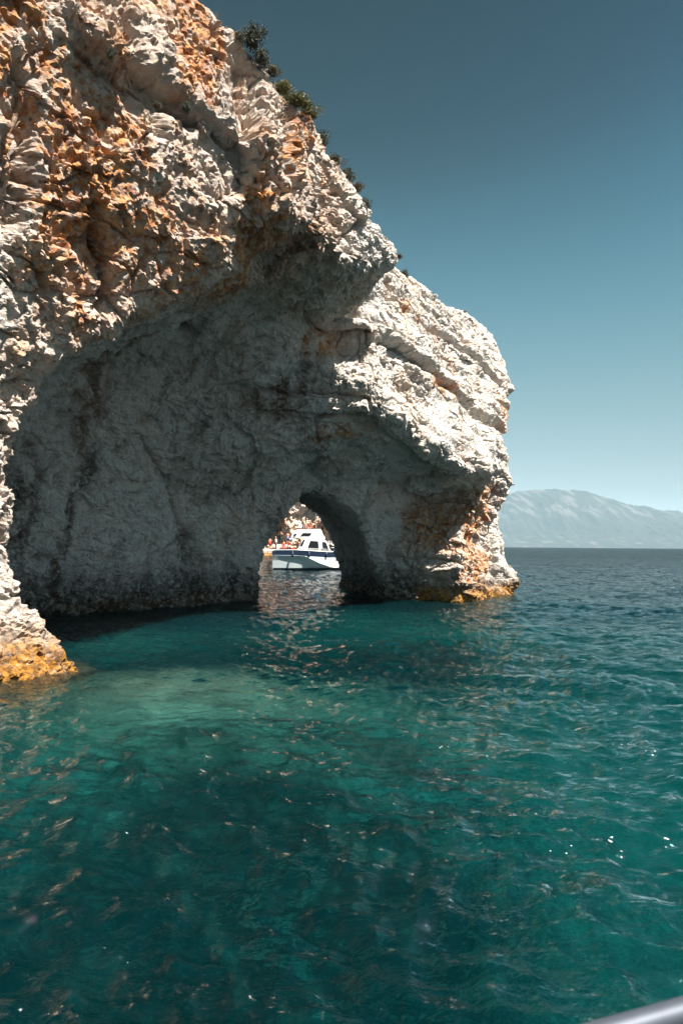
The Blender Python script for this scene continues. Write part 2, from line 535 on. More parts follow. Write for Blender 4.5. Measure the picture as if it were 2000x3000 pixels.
# ---- joints: cracks traced across the face
CJ = .10 * fbm(a * 1.3, m * 1.3, z * 1.3 + 5, 3)
def crack(pts, mdep, depth, width, step=0.0, reach=1.5, tol=2.6):
    pl = [on_face(p[0], p[1], p[2] if len(p) > 2 else mdep) for p in pts]
    al, zl = zip(*pl)
    out = np.zeros(len(a), np.float32)
    sel = np.flatnonzero((a > min(al) - 4) & (a < max(al) + 4) & (z > min(zl) - 4) & (z < max(zl) + 4) & (np.abs(m - mdep) < tol))
    d, side = line_dist(a[sel].astype(float) + CJ[sel], z[sel].astype(float) + CJ[sel], pl)
    out[sel] = -depth * np.exp(-(d / width) ** 2) + step * side * np.exp(-d / reach)
    return out
disp = disp + crack([(880, 780), (940, 825), (1010, 880), (1080, 945), (1150, 990)], 0, .55, .22, .22)
disp = disp + crack([(905, 690), (980, 740), (1060, 790), (1110, 840), (1150, 885)], .2, .35, .14, .10)
disp = disp + crack([(770, 705), (820, 735), (870, 780)], 0, .5, .2, .12)
disp = disp + crack([(735, 375), (790, 425), (830, 465), (860, 500)], -2.4, .35, .12, .05)
disp = disp + crack([(860, 500), (820, 530), (790, 570), (745, 615)], -2.4, .35, .14, -.10)
disp = disp + crack([(760, 480), (800, 510), (850, 560), (885, 600)], -2.4, .30, .12, .05)
disp = disp + crack([(632, 215), (625, 290), (612, 360), (620, 420), (640, 470)], -2.4, .75, .30, 0)
disp = disp + crack([(545, 150), (535, 260), (520, 360), (525, 450)], -2.4, .65, .34, 0)
disp = disp + crack([(690, 360), (700, 420), (720, 480), (690, 560)], -2.4, .5, .2, .1)
disp = disp + crack([(310, 60), (320, 160), (390, 220), (470, 300), (520, 380)], -2.2, .5, .26, .12)
disp = disp + crack([(100, 130), (105, 280), (120, 380), (95, 470)], -2.0, .7, .3, 0)
disp = disp + crack([(240, 120), (300, 180), (420, 250)], -2.2, .4, .24, .1)
disp = disp + crack([(225, 480), (270, 600), (285, 700)], -1.2, .4, .2, .15)
disp = disp + crack([(1105, 1130), (1095, 1230), (1100, 1330)], .8, .7, .25, 0)
disp = disp + crack([(1140, 1150), (1125, 1230), (1130, 1330)], .8, .5, .25, 0)
# ledges and creases on the cave's roof and wall
disp = disp + crack([(440, 700, 4.6), (520, 800, 4.7), (560, 860, 4.3), (620, 885, 3.9), (700, 885, 2.6), (780, 925, 1.8), (860, 985, 1.1)], 3.0, .30, .22, .18, 1.2, 3.2)
disp = disp + crack([(620, 960, 5.2), (720, 985, 3.9), (850, 1060, 3.4), (960, 1110, 2.4), (1060, 1160, 1.2)], 3.2, .30, .22, .28, 1.0, 3.2)
disp = disp + crack([(560, 1060, 7.6), (660, 1060, 6.5), (760, 1110, 5.8)], 6.5, .3, .2, .18, .9, 3.0)
disp = disp + crack([(480, 990, 8), (510, 1080, 8.6), (540, 1160, 9.4)], 8.6, .3, .2, .15, .9, 3.0)
disp = disp + crack([(430, 1230, 10.6), (470, 1290, 10.7), (480, 1370, 11)], 10.7, .5, .3, -.25, 1.2, 3.0)
disp = disp + crack([(330, 1010, 9.6), (400, 1110, 10.2), (430, 1200, 10.6)], 10.2, .25, .2, .15, .9, 3.0)
disp = disp + crack([(250, 990, 10), (200, 1080, 11), (160, 1190, 11.7)], 10.8, .25, .25, -.12, .9, 3.0)
disp = disp + crack([(880, 1190, 3.4), (960, 1230, 2.0), (1040, 1290, .9)], 2.2, .2, .2, .15, .9, 3.0)
disp = np.clip(disp, -.95, .6)
v3 = v2 + nrm * disp[:, None] * used[:, None]

# ---- colour masks: rust, dark seepage, tidal zone, lichen grey
def blob(vx, vy, md, ra, rz, soft=.5, tol=3.0):
    a0, z0 = on_face(vx, vy, md)
    d = np.sqrt(((a - a0) / ra) ** 2 + ((z - z0) / rz) ** 2)
    return sstep(1.0 + soft, 1.0 - soft, d) * (np.abs(m - md) < tol)
mx_ = fbm(a * 1.6, m * 1.6, z * .7, 4); mxl = fbm(a * .5 + 3, m * .5, z * .16, 3); mxs = fbm(a * 5, m * 5, z * 3.5, 3)
rust = (sstep(-.25, .5, mxl + .4 * mx_ + .2) * .70 + .26) * (1 - inside) * sstep(15, 6, a) * (.25 + .75 * sstep(8.5, 12.5, z))
for b_ in [(235, 420, -1.8, .9, 3.2), (150, 480, -1.6, .6, 3.5), (320, 330, -2.2, .8, 1.2), (30, 120, -1.5, 1.4, 3), (160, 150, -2, 1.2, 1.6), (230, 620, -1, .7, 2),
           (628, 330, -2.4, .35, 2.0), (640, 460, -2.4, .6, .9), (560, 470, -2.4, .6, .6), (720, 540, -2.4, .6, .9), (540, 60, -2.2, .8, .8),
           (810, 775, .4, .8, .6), (1070, 1230, .4, 2.2, 1.6), (1085, 1320, .4, 2.6, 1.3), (1100, 1150, .4, 2.4, 1.2), (1150, 950, 0, 1.2, 1.2), (950, 720, .2, 1.6, .5), (1010, 890, 0, 2.2, .4), (840, 1000, .3, 1.2, .4)]:
    rust = np.maximum(rust, blob(*b_) * sstep(-.45, .35, mx_ + .5 * mxs + .15))
rust = np.maximum(rust, .35 * sstep(.2, .7, mxl + .5 * mx_) * (1 - inside))
for b_ in [(1090, 1190, .4, 2.6, 1.6), (1080, 1260, .4, 2.0, 1.2), (1115, 1290, .4, 1.6, 1.0), (1075, 1320, .4, 1.6, .8)]:
    rust = np.maximum(rust, blob(*b_, .5, 4.0) * sstep(-1.0, -.1, mx_ + .4 * mxs + .1))
# rust and dark seepage streaks on the cave wall
seep = np.zeros_like(a)
for b_ in [(270, 790, 7.6, .7, 2.4), (240, 900, 9, .6, 2.6), (215, 830, 8.5, .35, 2.0), (580, 930, 6, 1.0, 1.0)]:
    rust = np.maximum(rust, .45 * blob(*b_) * sstep(-.4, .4, mx_ + .2))
    seep = np.maximum(seep, .75 * blob(*b_) * sstep(-.3, .5, mx_ + .1))
for b_ in [(440, 1290, 10.5, .8, 1.8), (160, 1190, 11.6, .4, 2.2), (145, 1290, 12, .35, 1.8), (200, 1080, 11, .5, 1.2), (45, 1150, 11.8, .8, 2.4), (460, 1320, 10.8, .8, 1.4), (590, 910, 5.5, .8, .8), (680, 560, -1.6, .5, 1.1), (700, 500, -2.4, .35, .6)]:
    seep = np.maximum(seep, .9 * blob(*b_) * sstep(-.5, .3, mx_ + .3 * mxs + .1))
seep = np.maximum(seep, .55 * sstep(.22, .75, mxl + .4 * mx_) * inside)
rust = np.maximum(rust, .22 * sstep(.15, .7, fbm(a * .45 + 40, m * .45, z * .2, 3) + .4 * mx_) * inside)
tz = z + .35 * mx_ + .15 * mxs
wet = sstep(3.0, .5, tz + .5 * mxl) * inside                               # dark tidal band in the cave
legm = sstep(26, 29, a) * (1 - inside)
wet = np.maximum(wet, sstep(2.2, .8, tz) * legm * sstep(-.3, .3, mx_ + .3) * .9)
alg = sstep(1.15, .35, tz) * sstep(-.9, -.2, z) * (1 - sstep(.8, .98, inside) * .75)
alg = np.where(a < 10, sstep(1.9, .3, tz + .1) * (1 - inside * .9), alg * .95)
gray = sstep(.0, .5, fbm(a * .35 + 20, m * .35, z * .35, 3) + .25 * mxs)

allq = np.concatenate([q2, qb])
use2 = np.zeros(len(v3), bool); use2[allq.ravel()] = True
remap = np.cumsum(use2) - 1
wv = to_world(v3[:, 0], v3[:, 1], v3[:, 2])[use2]
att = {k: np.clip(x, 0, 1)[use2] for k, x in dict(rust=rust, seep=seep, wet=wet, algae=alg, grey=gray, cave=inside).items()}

def rock_material():
    mt, N, L = new_mat('limestone')
    out = N.new('ShaderNodeOutputMaterial'); b = N.new('ShaderNodeBsdfPrincipled')
    L.new(b.outputs[0], out.inputs[0])
    tc = N.new('ShaderNodeTexCoord')
    def noise(scale, detail=6, rough=.6):
        n = N.new('ShaderNodeTexNoise'); n.inputs['Scale'].default_value = scale; n.inputs['Detail'].default_value = detail
        n.inputs['Roughness'].default_value = rough
        L.new(tc.outputs['Object'], n.inputs['Vector']); return n.outputs[0]
    def attr(k):
        n = N.new('ShaderNodeAttribute'); n.attribute_name = k; return n.outputs['Fac']
    def mix(f, c1_, c2_):
        n = N.new('ShaderNodeMix'); n.data_type = 'RGBA'
        if hasattr(f, 'is_linked'): L.new(f, n.inputs[0])
        else: n.inputs[0].default_value = f
        for s_, c_ in ((6, c1_), (7, c2_)):
            if isinstance(c_, tuple): n.inputs[s_].default_value = (*c_, 1)
            else: L.new(c_, n.inputs[s_])
        return n.outputs[2]
    def ramp(f, lo, hi):
        n = N.new('ShaderNodeMapRange'); n.interpolation_type = 'SMOOTHSTEP'
        n.inputs[1].default_value = lo; n.inputs[2].default_value = hi; L.new(f, n.inputs[0]); return n.outputs[0]
    def mul(x, y):
        n = N.new('ShaderNodeMath'); n.operation = 'MULTIPLY'; n.use_clamp = True
        L.new(x, n.inputs[0])
        if hasattr(y, 'is_linked'): L.new(y, n.inputs[1])
        else: n.inputs[1].default_value = y
        return n.outputs[0]
    base = mix(ramp(noise(.9), .35, .68), (.55, .48, .415), (.39, .355, .325))
    base = mix(ramp(noise(5.5, 8, .7), .4, .7), base, (.45, .40, .35))
    base = mix(mul(attr('grey'), .45), base, (.40, .39, .375))
    base = mix(mul(attr('cave'), .75), base, (.60, .585, .56))  # cave rock colour lightened in place of bounce light missing inside
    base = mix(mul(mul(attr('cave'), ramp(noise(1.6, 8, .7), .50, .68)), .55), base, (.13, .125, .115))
    base = mix(mul(ramp(noise(14, 6, .7), .52, .72), .45), base, (.20, .18, .155))
    rusty = mix(ramp(noise(2.6, 8, .7), .36, .64), (.54, .26, .09), (.25, .078, .023))
    base = mix(mul(attr('rust'), ramp(noise(3.4, 8, .7), .30, .58)), base, rusty)
    base = mix(mul(attr('seep'), ramp(noise(4.5, 8, .7), .32, .55)), base, (.085, .065, .048))
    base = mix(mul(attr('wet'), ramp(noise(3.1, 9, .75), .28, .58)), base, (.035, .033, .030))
    al = mix(ramp(noise(5, 8, .7), .4, .6), (.36, .165, .025), (.12, .055, .015))
    base = mix(mul(attr('algae'), ramp(noise(2.8, 8, .7), .22, .5)), base, al)
    L.new(base, b.inputs['Base Color'])
    b.inputs['Roughness'].default_value = .93
    b.inputs['Specular IOR Level'].default_value = .25
    bm1 = N.new('ShaderNodeBump'); bm1.inputs['Strength'].default_value = 1.0; bm1.inputs['Distance'].default_value = .055
    bm2 = N.new('ShaderNodeBump'); bm2.inputs['Strength'].default_value = .6; bm2.inputs['Distance'].default_value = .03
    vo = N.new('ShaderNodeTexVoronoi'); vo.inputs['Scale'].default_value = 8.0; vo.inputs['Randomness'].default_value = 1.0
    L.new(tc.outputs['Object'], vo.inputs['Vector'])
    vs_ = N.new('ShaderNodeMath'); vs_.operation = 'SUBTRACT'; L.new(noise(7, 10, .72), vs_.inputs[0])
    vm_ = N.new('ShaderNodeMath'); vm_.operation = 'MULTIPLY'; vm_.inputs[1].default_value = .55; L.new(vo.outputs['Distance'], vm_.inputs[0]); L.new(vm_.outputs[0], vs_.inputs[1])
    L.new(vs_.outputs[0], bm1.inputs['Height']); L.new(noise(28, 6, .7), bm2.inputs['Height'])
    L.new(bm1.outputs[0], bm2.inputs['Normal']); L.new(bm2.outputs[0], b.inputs['Normal'])
    return mt
ROCK = rock_material()
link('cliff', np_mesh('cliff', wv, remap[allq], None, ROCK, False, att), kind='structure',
     label='pale limestone sea cliff with rust stains, hollowed by a big cave arch')
print('cliff verts', len(wv), 'quads', len(allq))

# ================================================================ SEA
def wave_height(x, y):
    """short wind chop over a light swell (metres)"""
    rng = np.random.default_rng(3)
    hgt = np.zeros_like(x)
    wx_ = x + .5 * perlin(x * .35, y * .35, x * 0 + 1.5); wy_ = y + .5 * perlin(x * .35, y * .35, x * 0 + 6.5)
    main = math.radians(250)
    for lam_, amp_, n_ in ((7.0, .035, 3), (3.2, .030, 4), (1.5, .028, 5), (.75, .028, 6), (.38, .016, 7)):
        for i in range(n_):
            th = main + rng.normal() * .55
            k_ = 2 * math.pi / (lam_ * rng.uniform(.75, 1.3))
            ph = rng.uniform(0, 6.28)
            arg = k_ * (math.cos(th) * wx_ + math.sin(th) * wy_) + ph
            hgt += amp_ * (1 - np.abs(np.sin(arg * .5))) * 1.4 - amp_ * .5 if lam_ < 2 else amp_ * np.sin(arg)
    grp = .75 + .5 * perlin(x * .12, y * .12, x * 0 + 2.2)
    return hgt * grp

def sea_mesh():
    r = [1.5]
    while r[-1] < 30000:
        g = 1.0075 if r[-1] < 45 else (1.014 if r[-1] < 160 else 1.06)
        r.append(r[-1] * g)
    r = np.array(r)
    th = np.concatenate([np.linspace(-180, -34, 30)[:-1], np.linspace(-34, 34, 400), np.linspace(34, 180, 30)[1:-1]])
    th = np.radians(th)
    rr, tt = np.meshgrid(r, th, indexing='ij')
    x = rr * np.sin(tt); y = rr * np.cos(tt)
    zz = wave_height(x, y) * sstep(260, 60, rr) - rr ** 2 / (2 * 6.371e6)
    nr, nt_ = rr.shape
    v = np.stack([x, y, zz], -1).reshape(-1, 3)
    i = np.arange(nr - 1)[:, None] * nt_; j = np.arange(nt_)[None]; j1 = (j + 1) % nt_
    q = np.stack([i + j, i + nt_ + j, i + nt_ + j1, i + j1], -1).reshape(-1, 4)[:, ::-1]
    # close the body: centre cap, outer skirt, bottom
    n0 = len(v)
    bot = v[(nr - 1) * nt_:].copy(); bot[:, 2] = -120
    v = np.concatenate([v, bot, [[0, 0, 0.]], [[0, 0, -120.]]])
    jj = np.arange(nt_); jn = (jj + 1) % nt_
    sk = np.stack([(nr - 1) * nt_ + jj, n0 + jj, n0 + jn, (nr - 1) * nt_ + jn], 1)[:, ::-1]
    tris = np.concatenate([np.stack([np.full(nt_, n0 + nt_), jn, jj], 1), np.stack([np.full(nt_, n0 + nt_ + 1), n0 + jj, n0 + jn], 1)])
    return v, np.concatenate([q, sk]), tris

def water_material():
    mt, N, L = new_mat('sea_water')
    out = N.new('ShaderNodeOutputMaterial')
    tc = N.new('ShaderNodeTexCoord')
    mp = N.new('ShaderNodeMapping'); mp.inputs['Rotation'].default_value = (0, 0, R(-18)); mp.inputs['Scale'].default_value = (.55, 1.0, 1)
    L.new(tc.outputs['Object'], mp.inputs[0])
    h_ = None
    for sc_, de_, am_ in ((.55, 3, 1.0), (2.2, 4, .40), (6.0, 4, .15), (15.0, 3, .05)):
        n = N.new('ShaderNodeTexNoise'); n.inputs['Scale'].default_value = sc_; n.inputs['Detail'].default_value = de_; n.inputs['Distortion'].default_value = .6
        L.new(mp.outputs[0], n.inputs['Vector'])
        mu = N.new('ShaderNodeMath'); mu.operation = 'MULTIPLY'; mu.inputs[1].default_value = am_; L.new(n.outputs[0], mu.inputs[0])
        if h_ is None: h_ = mu.outputs[0]
        else:
            ad = N.new('ShaderNodeMath'); L.new(h_, ad.inputs[0]); L.new(mu.outputs[0], ad.inputs[1]); h_ = ad.outputs[0]
    bp = N.new('ShaderNodeBump'); bp.inputs['Strength'].default_value = 1.0; bp.inputs['Distance'].default_value = .34
    L.new(h_, bp.inputs['Height'])
    acc = bp.outputs[0]
    ln = N.new('ShaderNodeVectorMath'); ln.operation = 'LENGTH'; L.new(tc.outputs['Object'], ln.inputs[0])
    wind = N.new('ShaderNodeMapRange'); wind.inputs[1].default_value = 28; wind.inputs[2].default_value = 260; wind.inputs[3].default_value = 1.0; wind.inputs[4].default_value = 9.0
    L.new(ln.outputs['Value'], wind.inputs[0])            # the open water beyond the headland is choppier
    for sc_, k_ in ((.9, .10), (3.2, .11), (8.0, .09)):
        n = N.new('ShaderNodeTexNoise'); n.inputs['Scale'].default_value = sc_; n.inputs['Detail'].default_value = 3
        L.new(mp.outputs[0], n.inputs['Vector'])
        sb = N.new('ShaderNodeVectorMath'); sb.operation = 'SUBTRACT'; sb.inputs[1].default_value = (.5, .5, .5); L.new(n.outputs['Color'], sb.inputs[0])
        ml = N.new('ShaderNodeVectorMath'); ml.operation = 'MULTIPLY'; ml.inputs[1].default_value = (k_ * 2, k_ * 2, 0); L.new(sb.outputs[0], ml.inputs[0])
        wm = N.new('ShaderNodeVectorMath'); wm.operation = 'SCALE'; L.new(ml.outputs[0], wm.inputs[0]); L.new(wind.outputs[0], wm.inputs['Scale'])
        ad = N.new('ShaderNodeVectorMath'); L.new(acc, ad.inputs[0]); L.new(wm.outputs[0], ad.inputs[1]); acc = ad.outputs[0]
    nm = N.new('ShaderNodeVectorMath'); nm.operation = 'NORMALIZE'; L.new(acc, nm.inputs[0])
    bp = nm
    fr = N.new('ShaderNodeFresnel'); fr.inputs[0].default_value = 1.333; L.new(bp.outputs[0], fr.inputs['Normal'])
    gl = N.new('ShaderNodeBsdfGlossy'); gl.inputs['Roughness'].default_value = .02; L.new(bp.outputs[0], gl.inputs['Normal'])
    tr = N.new('ShaderNodeBsdfTransparent'); tr.inputs[0].default_value = (1, 1, 1, 1)
    rf = N.new('ShaderNodeBsdfRefraction'); rf.inputs['IOR'].default_value = 1.333; rf.inputs['Roughness'].default_value = 0
    L.new(bp.outputs[0], rf.inputs['Normal'])
    m1 = N.new('ShaderNodeMixShader'); m1.inputs[0].default_value = .66
    L.new(tr.outputs[0], m1.inputs[1]); L.new(rf.outputs[0], m1.inputs[2])
    df = N.new('ShaderNodeBsdfDiffuse'); df.inputs[0].default_value = (.002, .044, .054, 1)   # light scattered back by the water itself
    m2 = N.new('ShaderNodeMixShader'); m2.inputs[0].default_value = .13
    L.new(m1.outputs[0], m2.inputs[1]); L.new(df.outputs[0], m2.inputs[2])
    m3_ = N.new('ShaderNodeMixShader'); L.new(fr.outputs[0], m3_.inputs[0]); L.new(m2.outputs[0], m3_.inputs[1]); L.new(gl.outputs[0], m3_.inputs[2])
    L.new(m3_.outputs[0], out.inputs['Surface'])
    va = N.new('ShaderNodeVolumeAbsorption'); va.inputs['Color'].default_value = (.0, .70, .76, 1); va.inputs['Density'].default_value = .34
    L.new(va.outputs[0], out.inputs['Volume'])
    return mt
sv, sq, st = sea_mesh()
link('sea', np_mesh('sea', sv, sq, st, water_material()), kind='structure', label='clear teal sea with short wind ripples')

def seabed_z(x, y):
    rad = np.hypot(x, y)
    d = 4.2 + .05 * np.maximum(0, rad - 34) + 1.0 * fbm(x * .09, y * .09, x * 0 + 4, 4)
    a_ = (x - P0[0]) * U[0] + (y - P0[1]) * U[1]; n_ = (x - P0[0]) * NN[0] + (y - P0[1]) * NN[1]
    d = d + .16 * np.maximum(0, n_ - 12) + .12 * np.maximum(0, a_ - 28)
    d = d - 2.0 * np.exp(-(((x + 2.0) / 6.) ** 2 + ((y - 19.0) / 5.) ** 2))
    d = d - 1.9 * np.exp(-(((x + 6.5) / 3.5) ** 2 + ((y - 19.5) / 3.5) ** 2))
    d = d + 1.2 * sstep(14, 7, rad)
    f1, f2, idv = worley(x * .55, y * .55, x * 0 + .5)
    g1, g2, idg = worley(x * 1.6, y * 1.6, x * 0 + .5)
    d = d - .55 * np.maximum(0, .62 - f1) * (idv > .45) - .16 * np.maximum(0, .6 - g1) * (idg > .4)
    return -np.clip(d, .9, 40)

def bed_material():
    mt, N, L = new_mat('seabed_sand_and_weed')
    out = N.new('ShaderNodeOutputMaterial'); b = N.new('ShaderNodeBsdfPrincipled'); L.new(b.outputs[0], out.inputs[0])
    b.inputs['Roughness'].default_value = 1.0; b.inputs['Specular IOR Level'].default_value = 0
    tc = N.new('ShaderNodeTexCoord')
    at = N.new('ShaderNodeAttribute'); at.attribute_name = 'weed'
    n = N.new('ShaderNodeTexNoise'); n.inputs['Scale'].default_value = 1.3; n.inputs['Detail'].default_value = 8; n.inputs['Roughness'].default_value = .65
    L.new(tc.outputs['Object'], n.inputs['Vector'])
    mr = N.new('ShaderNodeMapRange'); mr.inputs[1].default_value = .40; mr.inputs[2].default_value = .62; L.new(n.outputs[0], mr.inputs[0])
    mx = N.new('ShaderNodeMix'); mx.data_type = 'RGBA'; mx.inputs[6].default_value = (.54, .51, .36, 1); mx.inputs[7].default_value = (.16, .16, .10, 1)
    L.new(mr.outputs[0], mx.inputs[0])
    m2 = N.new('ShaderNodeMix'); m2.data_type = 'RGBA'; m2.inputs[7].default_value = (.014, .020, .012, 1)
    L.new(mx.outputs[2], m2.inputs[6]); L.new(at.outputs['Fac'], m2.inputs[0])
    L.new(m2.outputs[2], b.inputs['Base Color'])
    return mt
def seabed():
    r = np.concatenate([np.linspace(0.5, 70, 260), 70 * 1.18 ** np.arange(1, 37)])
    th = np.concatenate([np.radians(np.linspace(-180, -40, 24)[:-1]), np.radians(np.linspace(-40, 40, 200)), np.radians(np.linspace(40, 180, 24)[1:-1])])
    rr, tt = np.meshgrid(r, th, indexing='ij')
    x = rr * np.sin(tt); y = rr * np.cos(tt)
    zz = seabed_z(x, y)
    nr, nt_ = rr.shape
    v = np.stack([x, y, zz], -1).reshape(-1, 3)
    i = np.arange(nr - 1)[:, None] * nt_; j = np.arange(nt_)[None]; j1 = (j + 1) % nt_
    q = np.stack([i + j, i + nt_ + j, i + nt_ + j1, i + j1], -1).reshape(-1, 4)[:, ::-1]
    X, Y = v[:, 0], v[:, 1]
    wd = fbm(X * .16, Y * .16, X * 0 + 11, 4) + .2 * fbm(X * .9, Y * .9, X * 0 + 2, 3)
    rr_ = np.hypot(X, Y) + 2.2 * wd
    weed = sstep(.10, .35, wd)
    left = sstep(5.5, 2.0, X * 16 / np.maximum(rr_, 5))
    weed = np.maximum(weed, sstep(16.5, 14.5, rr_) * (.55 + .45 * left))
    weed = np.maximum(weed, sstep(21.5, 23, rr_) * sstep(29.5, 27.5, rr_) * left * .9)
    weed = np.maximum(weed, sstep(60, 80, rr_) * .7)
    sandy = sstep(15.5, 17.5, rr_) * sstep(23, 21, rr_)
    weed = weed * (1 - .85 * sandy)
    weed = weed * (1 - .65 * sstep(2.5, 5.0, X * 16 / np.maximum(rr_, 5)))
    weed = weed * (1 - .5 * sstep(.25, .5, fbm(X * .8, Y * .8, X * 0 + 21, 3)))
    return np_mesh('seabed', v, q, None, bed_material(), True, {'weed': weed})
link('seabed', seabed(), kind='structure', label='sandy seabed with dark weed patches under the clear water')

# ================================================================ FAR SHORES
def far_cliff():
    """the rock wall of the next headland, seen through the arch behind the boat"""
    nx, nz_ = 260, 120
    gx, gz = np.meshgrid(np.linspace(0, 1, nx), np.linspace(0, 1, nz_), indexing='ij')
    x = -95 + 120 * gx
    top = 46 - 26 * sstep(.55, 1.0, gx) + 3 * perlin(x * .06, x * 0 + 2.0, x * 0)
    zz = -4 + (top + 4) * np.minimum(1, gz / .78)
    back = np.maximum(0, gz - .78) / .22
    y = 232 + .10 * np.maximum(0, zz) ** 1.2 + back * 45 + 30 * sstep(.75, 1.0, gx) ** 2
    zz = zz + 2.5 * np.sin(back * 3.1)
    n = 7 * fbm(x * .05, y * .05, zz * .05, 3) + 2.6 * facets(x * .16, y * .16, zz * .2, .9) + 1.1 * facets(x * .4, y * .4, zz * .5, 1.0) + .5 * facets(x * .95, y * .95, zz * 1.1, 1.1)
    n = n + 3.0 * fbm(x * .09 + zz * .05, y * .0, zz * .02 + 7, 2)
    y = y - n * (1 - back)
    v = np.stack([x, y, zz], -1).reshape(-1, 3)
    i = np.arange(nx - 1)[:, None] * nz_; j = np.arange(nz_ - 1)[None]
    q = np.stack([i + j, i + nz_ + j, i + nz_ + j + 1, i + j + 1], -1).reshape(-1, 4)
    x, y, z = v[:, 0], v[:, 1], v[:, 2]
    f = fbm(x * .12, y * .12, z * .08, 4)
    at = dict(rust=np.clip(.45 + .8 * f, 0, .85), seep=np.zeros(len(v)), wet=sstep(2.5, 0, z + f), algae=sstep(1.2, .2, z), grey=sstep(0, .5, f), cave=np.zeros(len(v)))
    return np_mesh('far_cliff', v, q, None, ROCK, False, at)
link('far_cliff', far_cliff(), kind='structure', label='sunlit ochre rock wall behind the boat, seen through the arch')

def mountain():
    D = 18500.0
    pts = [(700, 1235), (850, 1205), (1000, 1172), (1100, 1152), (1140, 1143), (1180, 1130), (1230, 1121), (1270, 1124), (1300, 1123), (1350, 1127), (1400, 1140), (1440, 1158), (1480, 1161),
           (1520, 1168), (1568, 1176), (1650, 1190), (1800, 1215), (2000, 1245), (2150, 1253)]
    rx, rz = [], []
    for p in pts:
        d = vray(*p); rx.append(d[0] / d[1] * D); rz.append(CAM[2] + d[2] / d[1] * D)
    nx, ny = 560, 130
    gx, gt = np.meshgrid(np.linspace(rx[0], rx[-1], nx), np.linspace(0, 1.5, ny), indexing='ij')
    y = D - 3600 * (1 - gt)
    ridge = np.interp(gx, rx, rz)
    prof = np.where(gt < 1, .72 * gt ** 1.15 + .28 * sstep(.35, 1.0, gt), 1 - (gt - 1) * 1.4)
    amp = np.minimum(gt, 1) * np.clip(1.25 - gt, 0, 1) * 2.2
    rel = 170 * ridged(gx / 1100, y / 2600, gx * 0, 6, .6) - 230 + 60 * fbm(gx / 400, y / 900, gx * 0 + 2, 5)
    z = ridge * prof + amp * rel * .55
    z = np.where(gt < .02, -8, z)
    z = np.maximum(z, np.where(gt < .02, -8, 15 * np.minimum(1, gt * 20))) - (gx ** 2 + y ** 2) / (2 * 6.371e6) + 8
    v = np.stack([gx, y, z], -1).reshape(-1, 3)
    i = np.arange(nx - 1)[:, None] * ny; j = np.arange(ny - 1)[None]
    q = np.stack([i + j, i + ny + j, i + ny + j + 1, i + j + 1], -1).reshape(-1, 4)[:, ::-1]
    X, Z, T = v[:, 0], v[:, 2], gt.reshape(-1)
    ft = fbm(X / 420 + Z / 700, Z / 260, X * 0 + 3, 4)
    bare = sstep(.10, .42, fbm(X / 240 + Z / 300, Z / 330, X * 0 + 3, 6, .6)) * sstep(520, 950, Z) * .5 + .6 * sstep(.25, .6, fbm(X / 220, Z / 40, X * 0 + 8, 4)) * sstep(420, 60, Z)
    mt, N, L = new_mat('mountain_scrub')
    o = N.new('ShaderNodeOutputMaterial'); b = N.new('ShaderNodeBsdfPrincipled'); L.new(b.outputs[0], o.inputs[0]); b.inputs['Roughness'].default_value = 1
    b.inputs['Specular IOR Level'].default_value = 0
    at = N.new('ShaderNodeAttribute'); at.attribute_name = 'bare'
    tc = N.new('ShaderNodeTexCoord'); nz = N.new('ShaderNodeTexNoise'); nz.inputs['Scale'].default_value = .006; nz.inputs['Detail'].default_value = 8
    L.new(tc.outputs['Object'], nz.inputs['Vector'])
    m0 = N.new('ShaderNodeMix'); m0.data_type = 'RGBA'; m0.inputs[6].default_value = (.014, .026, .018, 1); m0.inputs[7].default_value = (.05, .052, .042, 1); L.new(nz.outputs[0], m0.inputs[0])
    m1 = N.new('ShaderNodeMix'); m1.data_type = 'RGBA'; m1.inputs[7].default_value = (.15, .14, .13, 1); L.new(m0.outputs[2], m1.inputs[6]); L.new(at.outputs['Fac'], m1.inputs[0])
    L.new(m1.outputs[2], b.inputs['Base Color'])
    return np_mesh('mountain', v, q, None, mt, True, {'bare': np.clip(bare, 0, 1)})
link('mountain', mountain(), kind='structure', label='hazy blue mountain island with pale scree across the water')

def haze():
    bm = bmesh.new()
    bmesh.ops.create_cube(bm, size=1.0)
    for v in bm.verts:
        v.co = Vector((v.co.x * 64000, 0 + v.co.y * 64000, -125 if v.co.z < 0 else 1750))
    me = bpy.data.meshes.new('haze'); bm.to_mesh(me); bm.free()
    mt, N, L = new_mat('haze')
    o = N.new('ShaderNodeOutputMaterial'); v = N.new('ShaderNodeVolumePrincipled')
    v.inputs['Color'].default_value = (.56, .80, .98, 1); v.inputs['Density'].default_value = 2.4e-5; v.inputs['Anisotropy'].default_value = -.3
    L.new(v.outputs[0], o.inputs['Volume'])
    me.materials.append(mt)
    return me
link('haze', haze(), kind='stuff', label='pale sea haze that fades the far mountain')

# ================================================================ builders
def bm_obj(name, bm, mat, parent=None, smooth=False, **props):
    me = bpy.data.meshes.new(name)
    bmesh.ops.recalc_face_normals(bm, faces=bm.faces)
    bm.to_mesh(me); bm.free()
    if smooth: me.polygons.foreach_set('use_smooth', [True] * len(me.polygons))
    if mat: me.materials.append(mat)
    return link(name, me, parent, **props)

def empty(name, loc, rz=0.0, **props):
    o = bpy.data.objects.new(name, None)
    C.objects.link(o); o.location = loc; o.rotation_euler = (0, 0, rz)
    for k, v in props.items(): o[k] = v
    return o

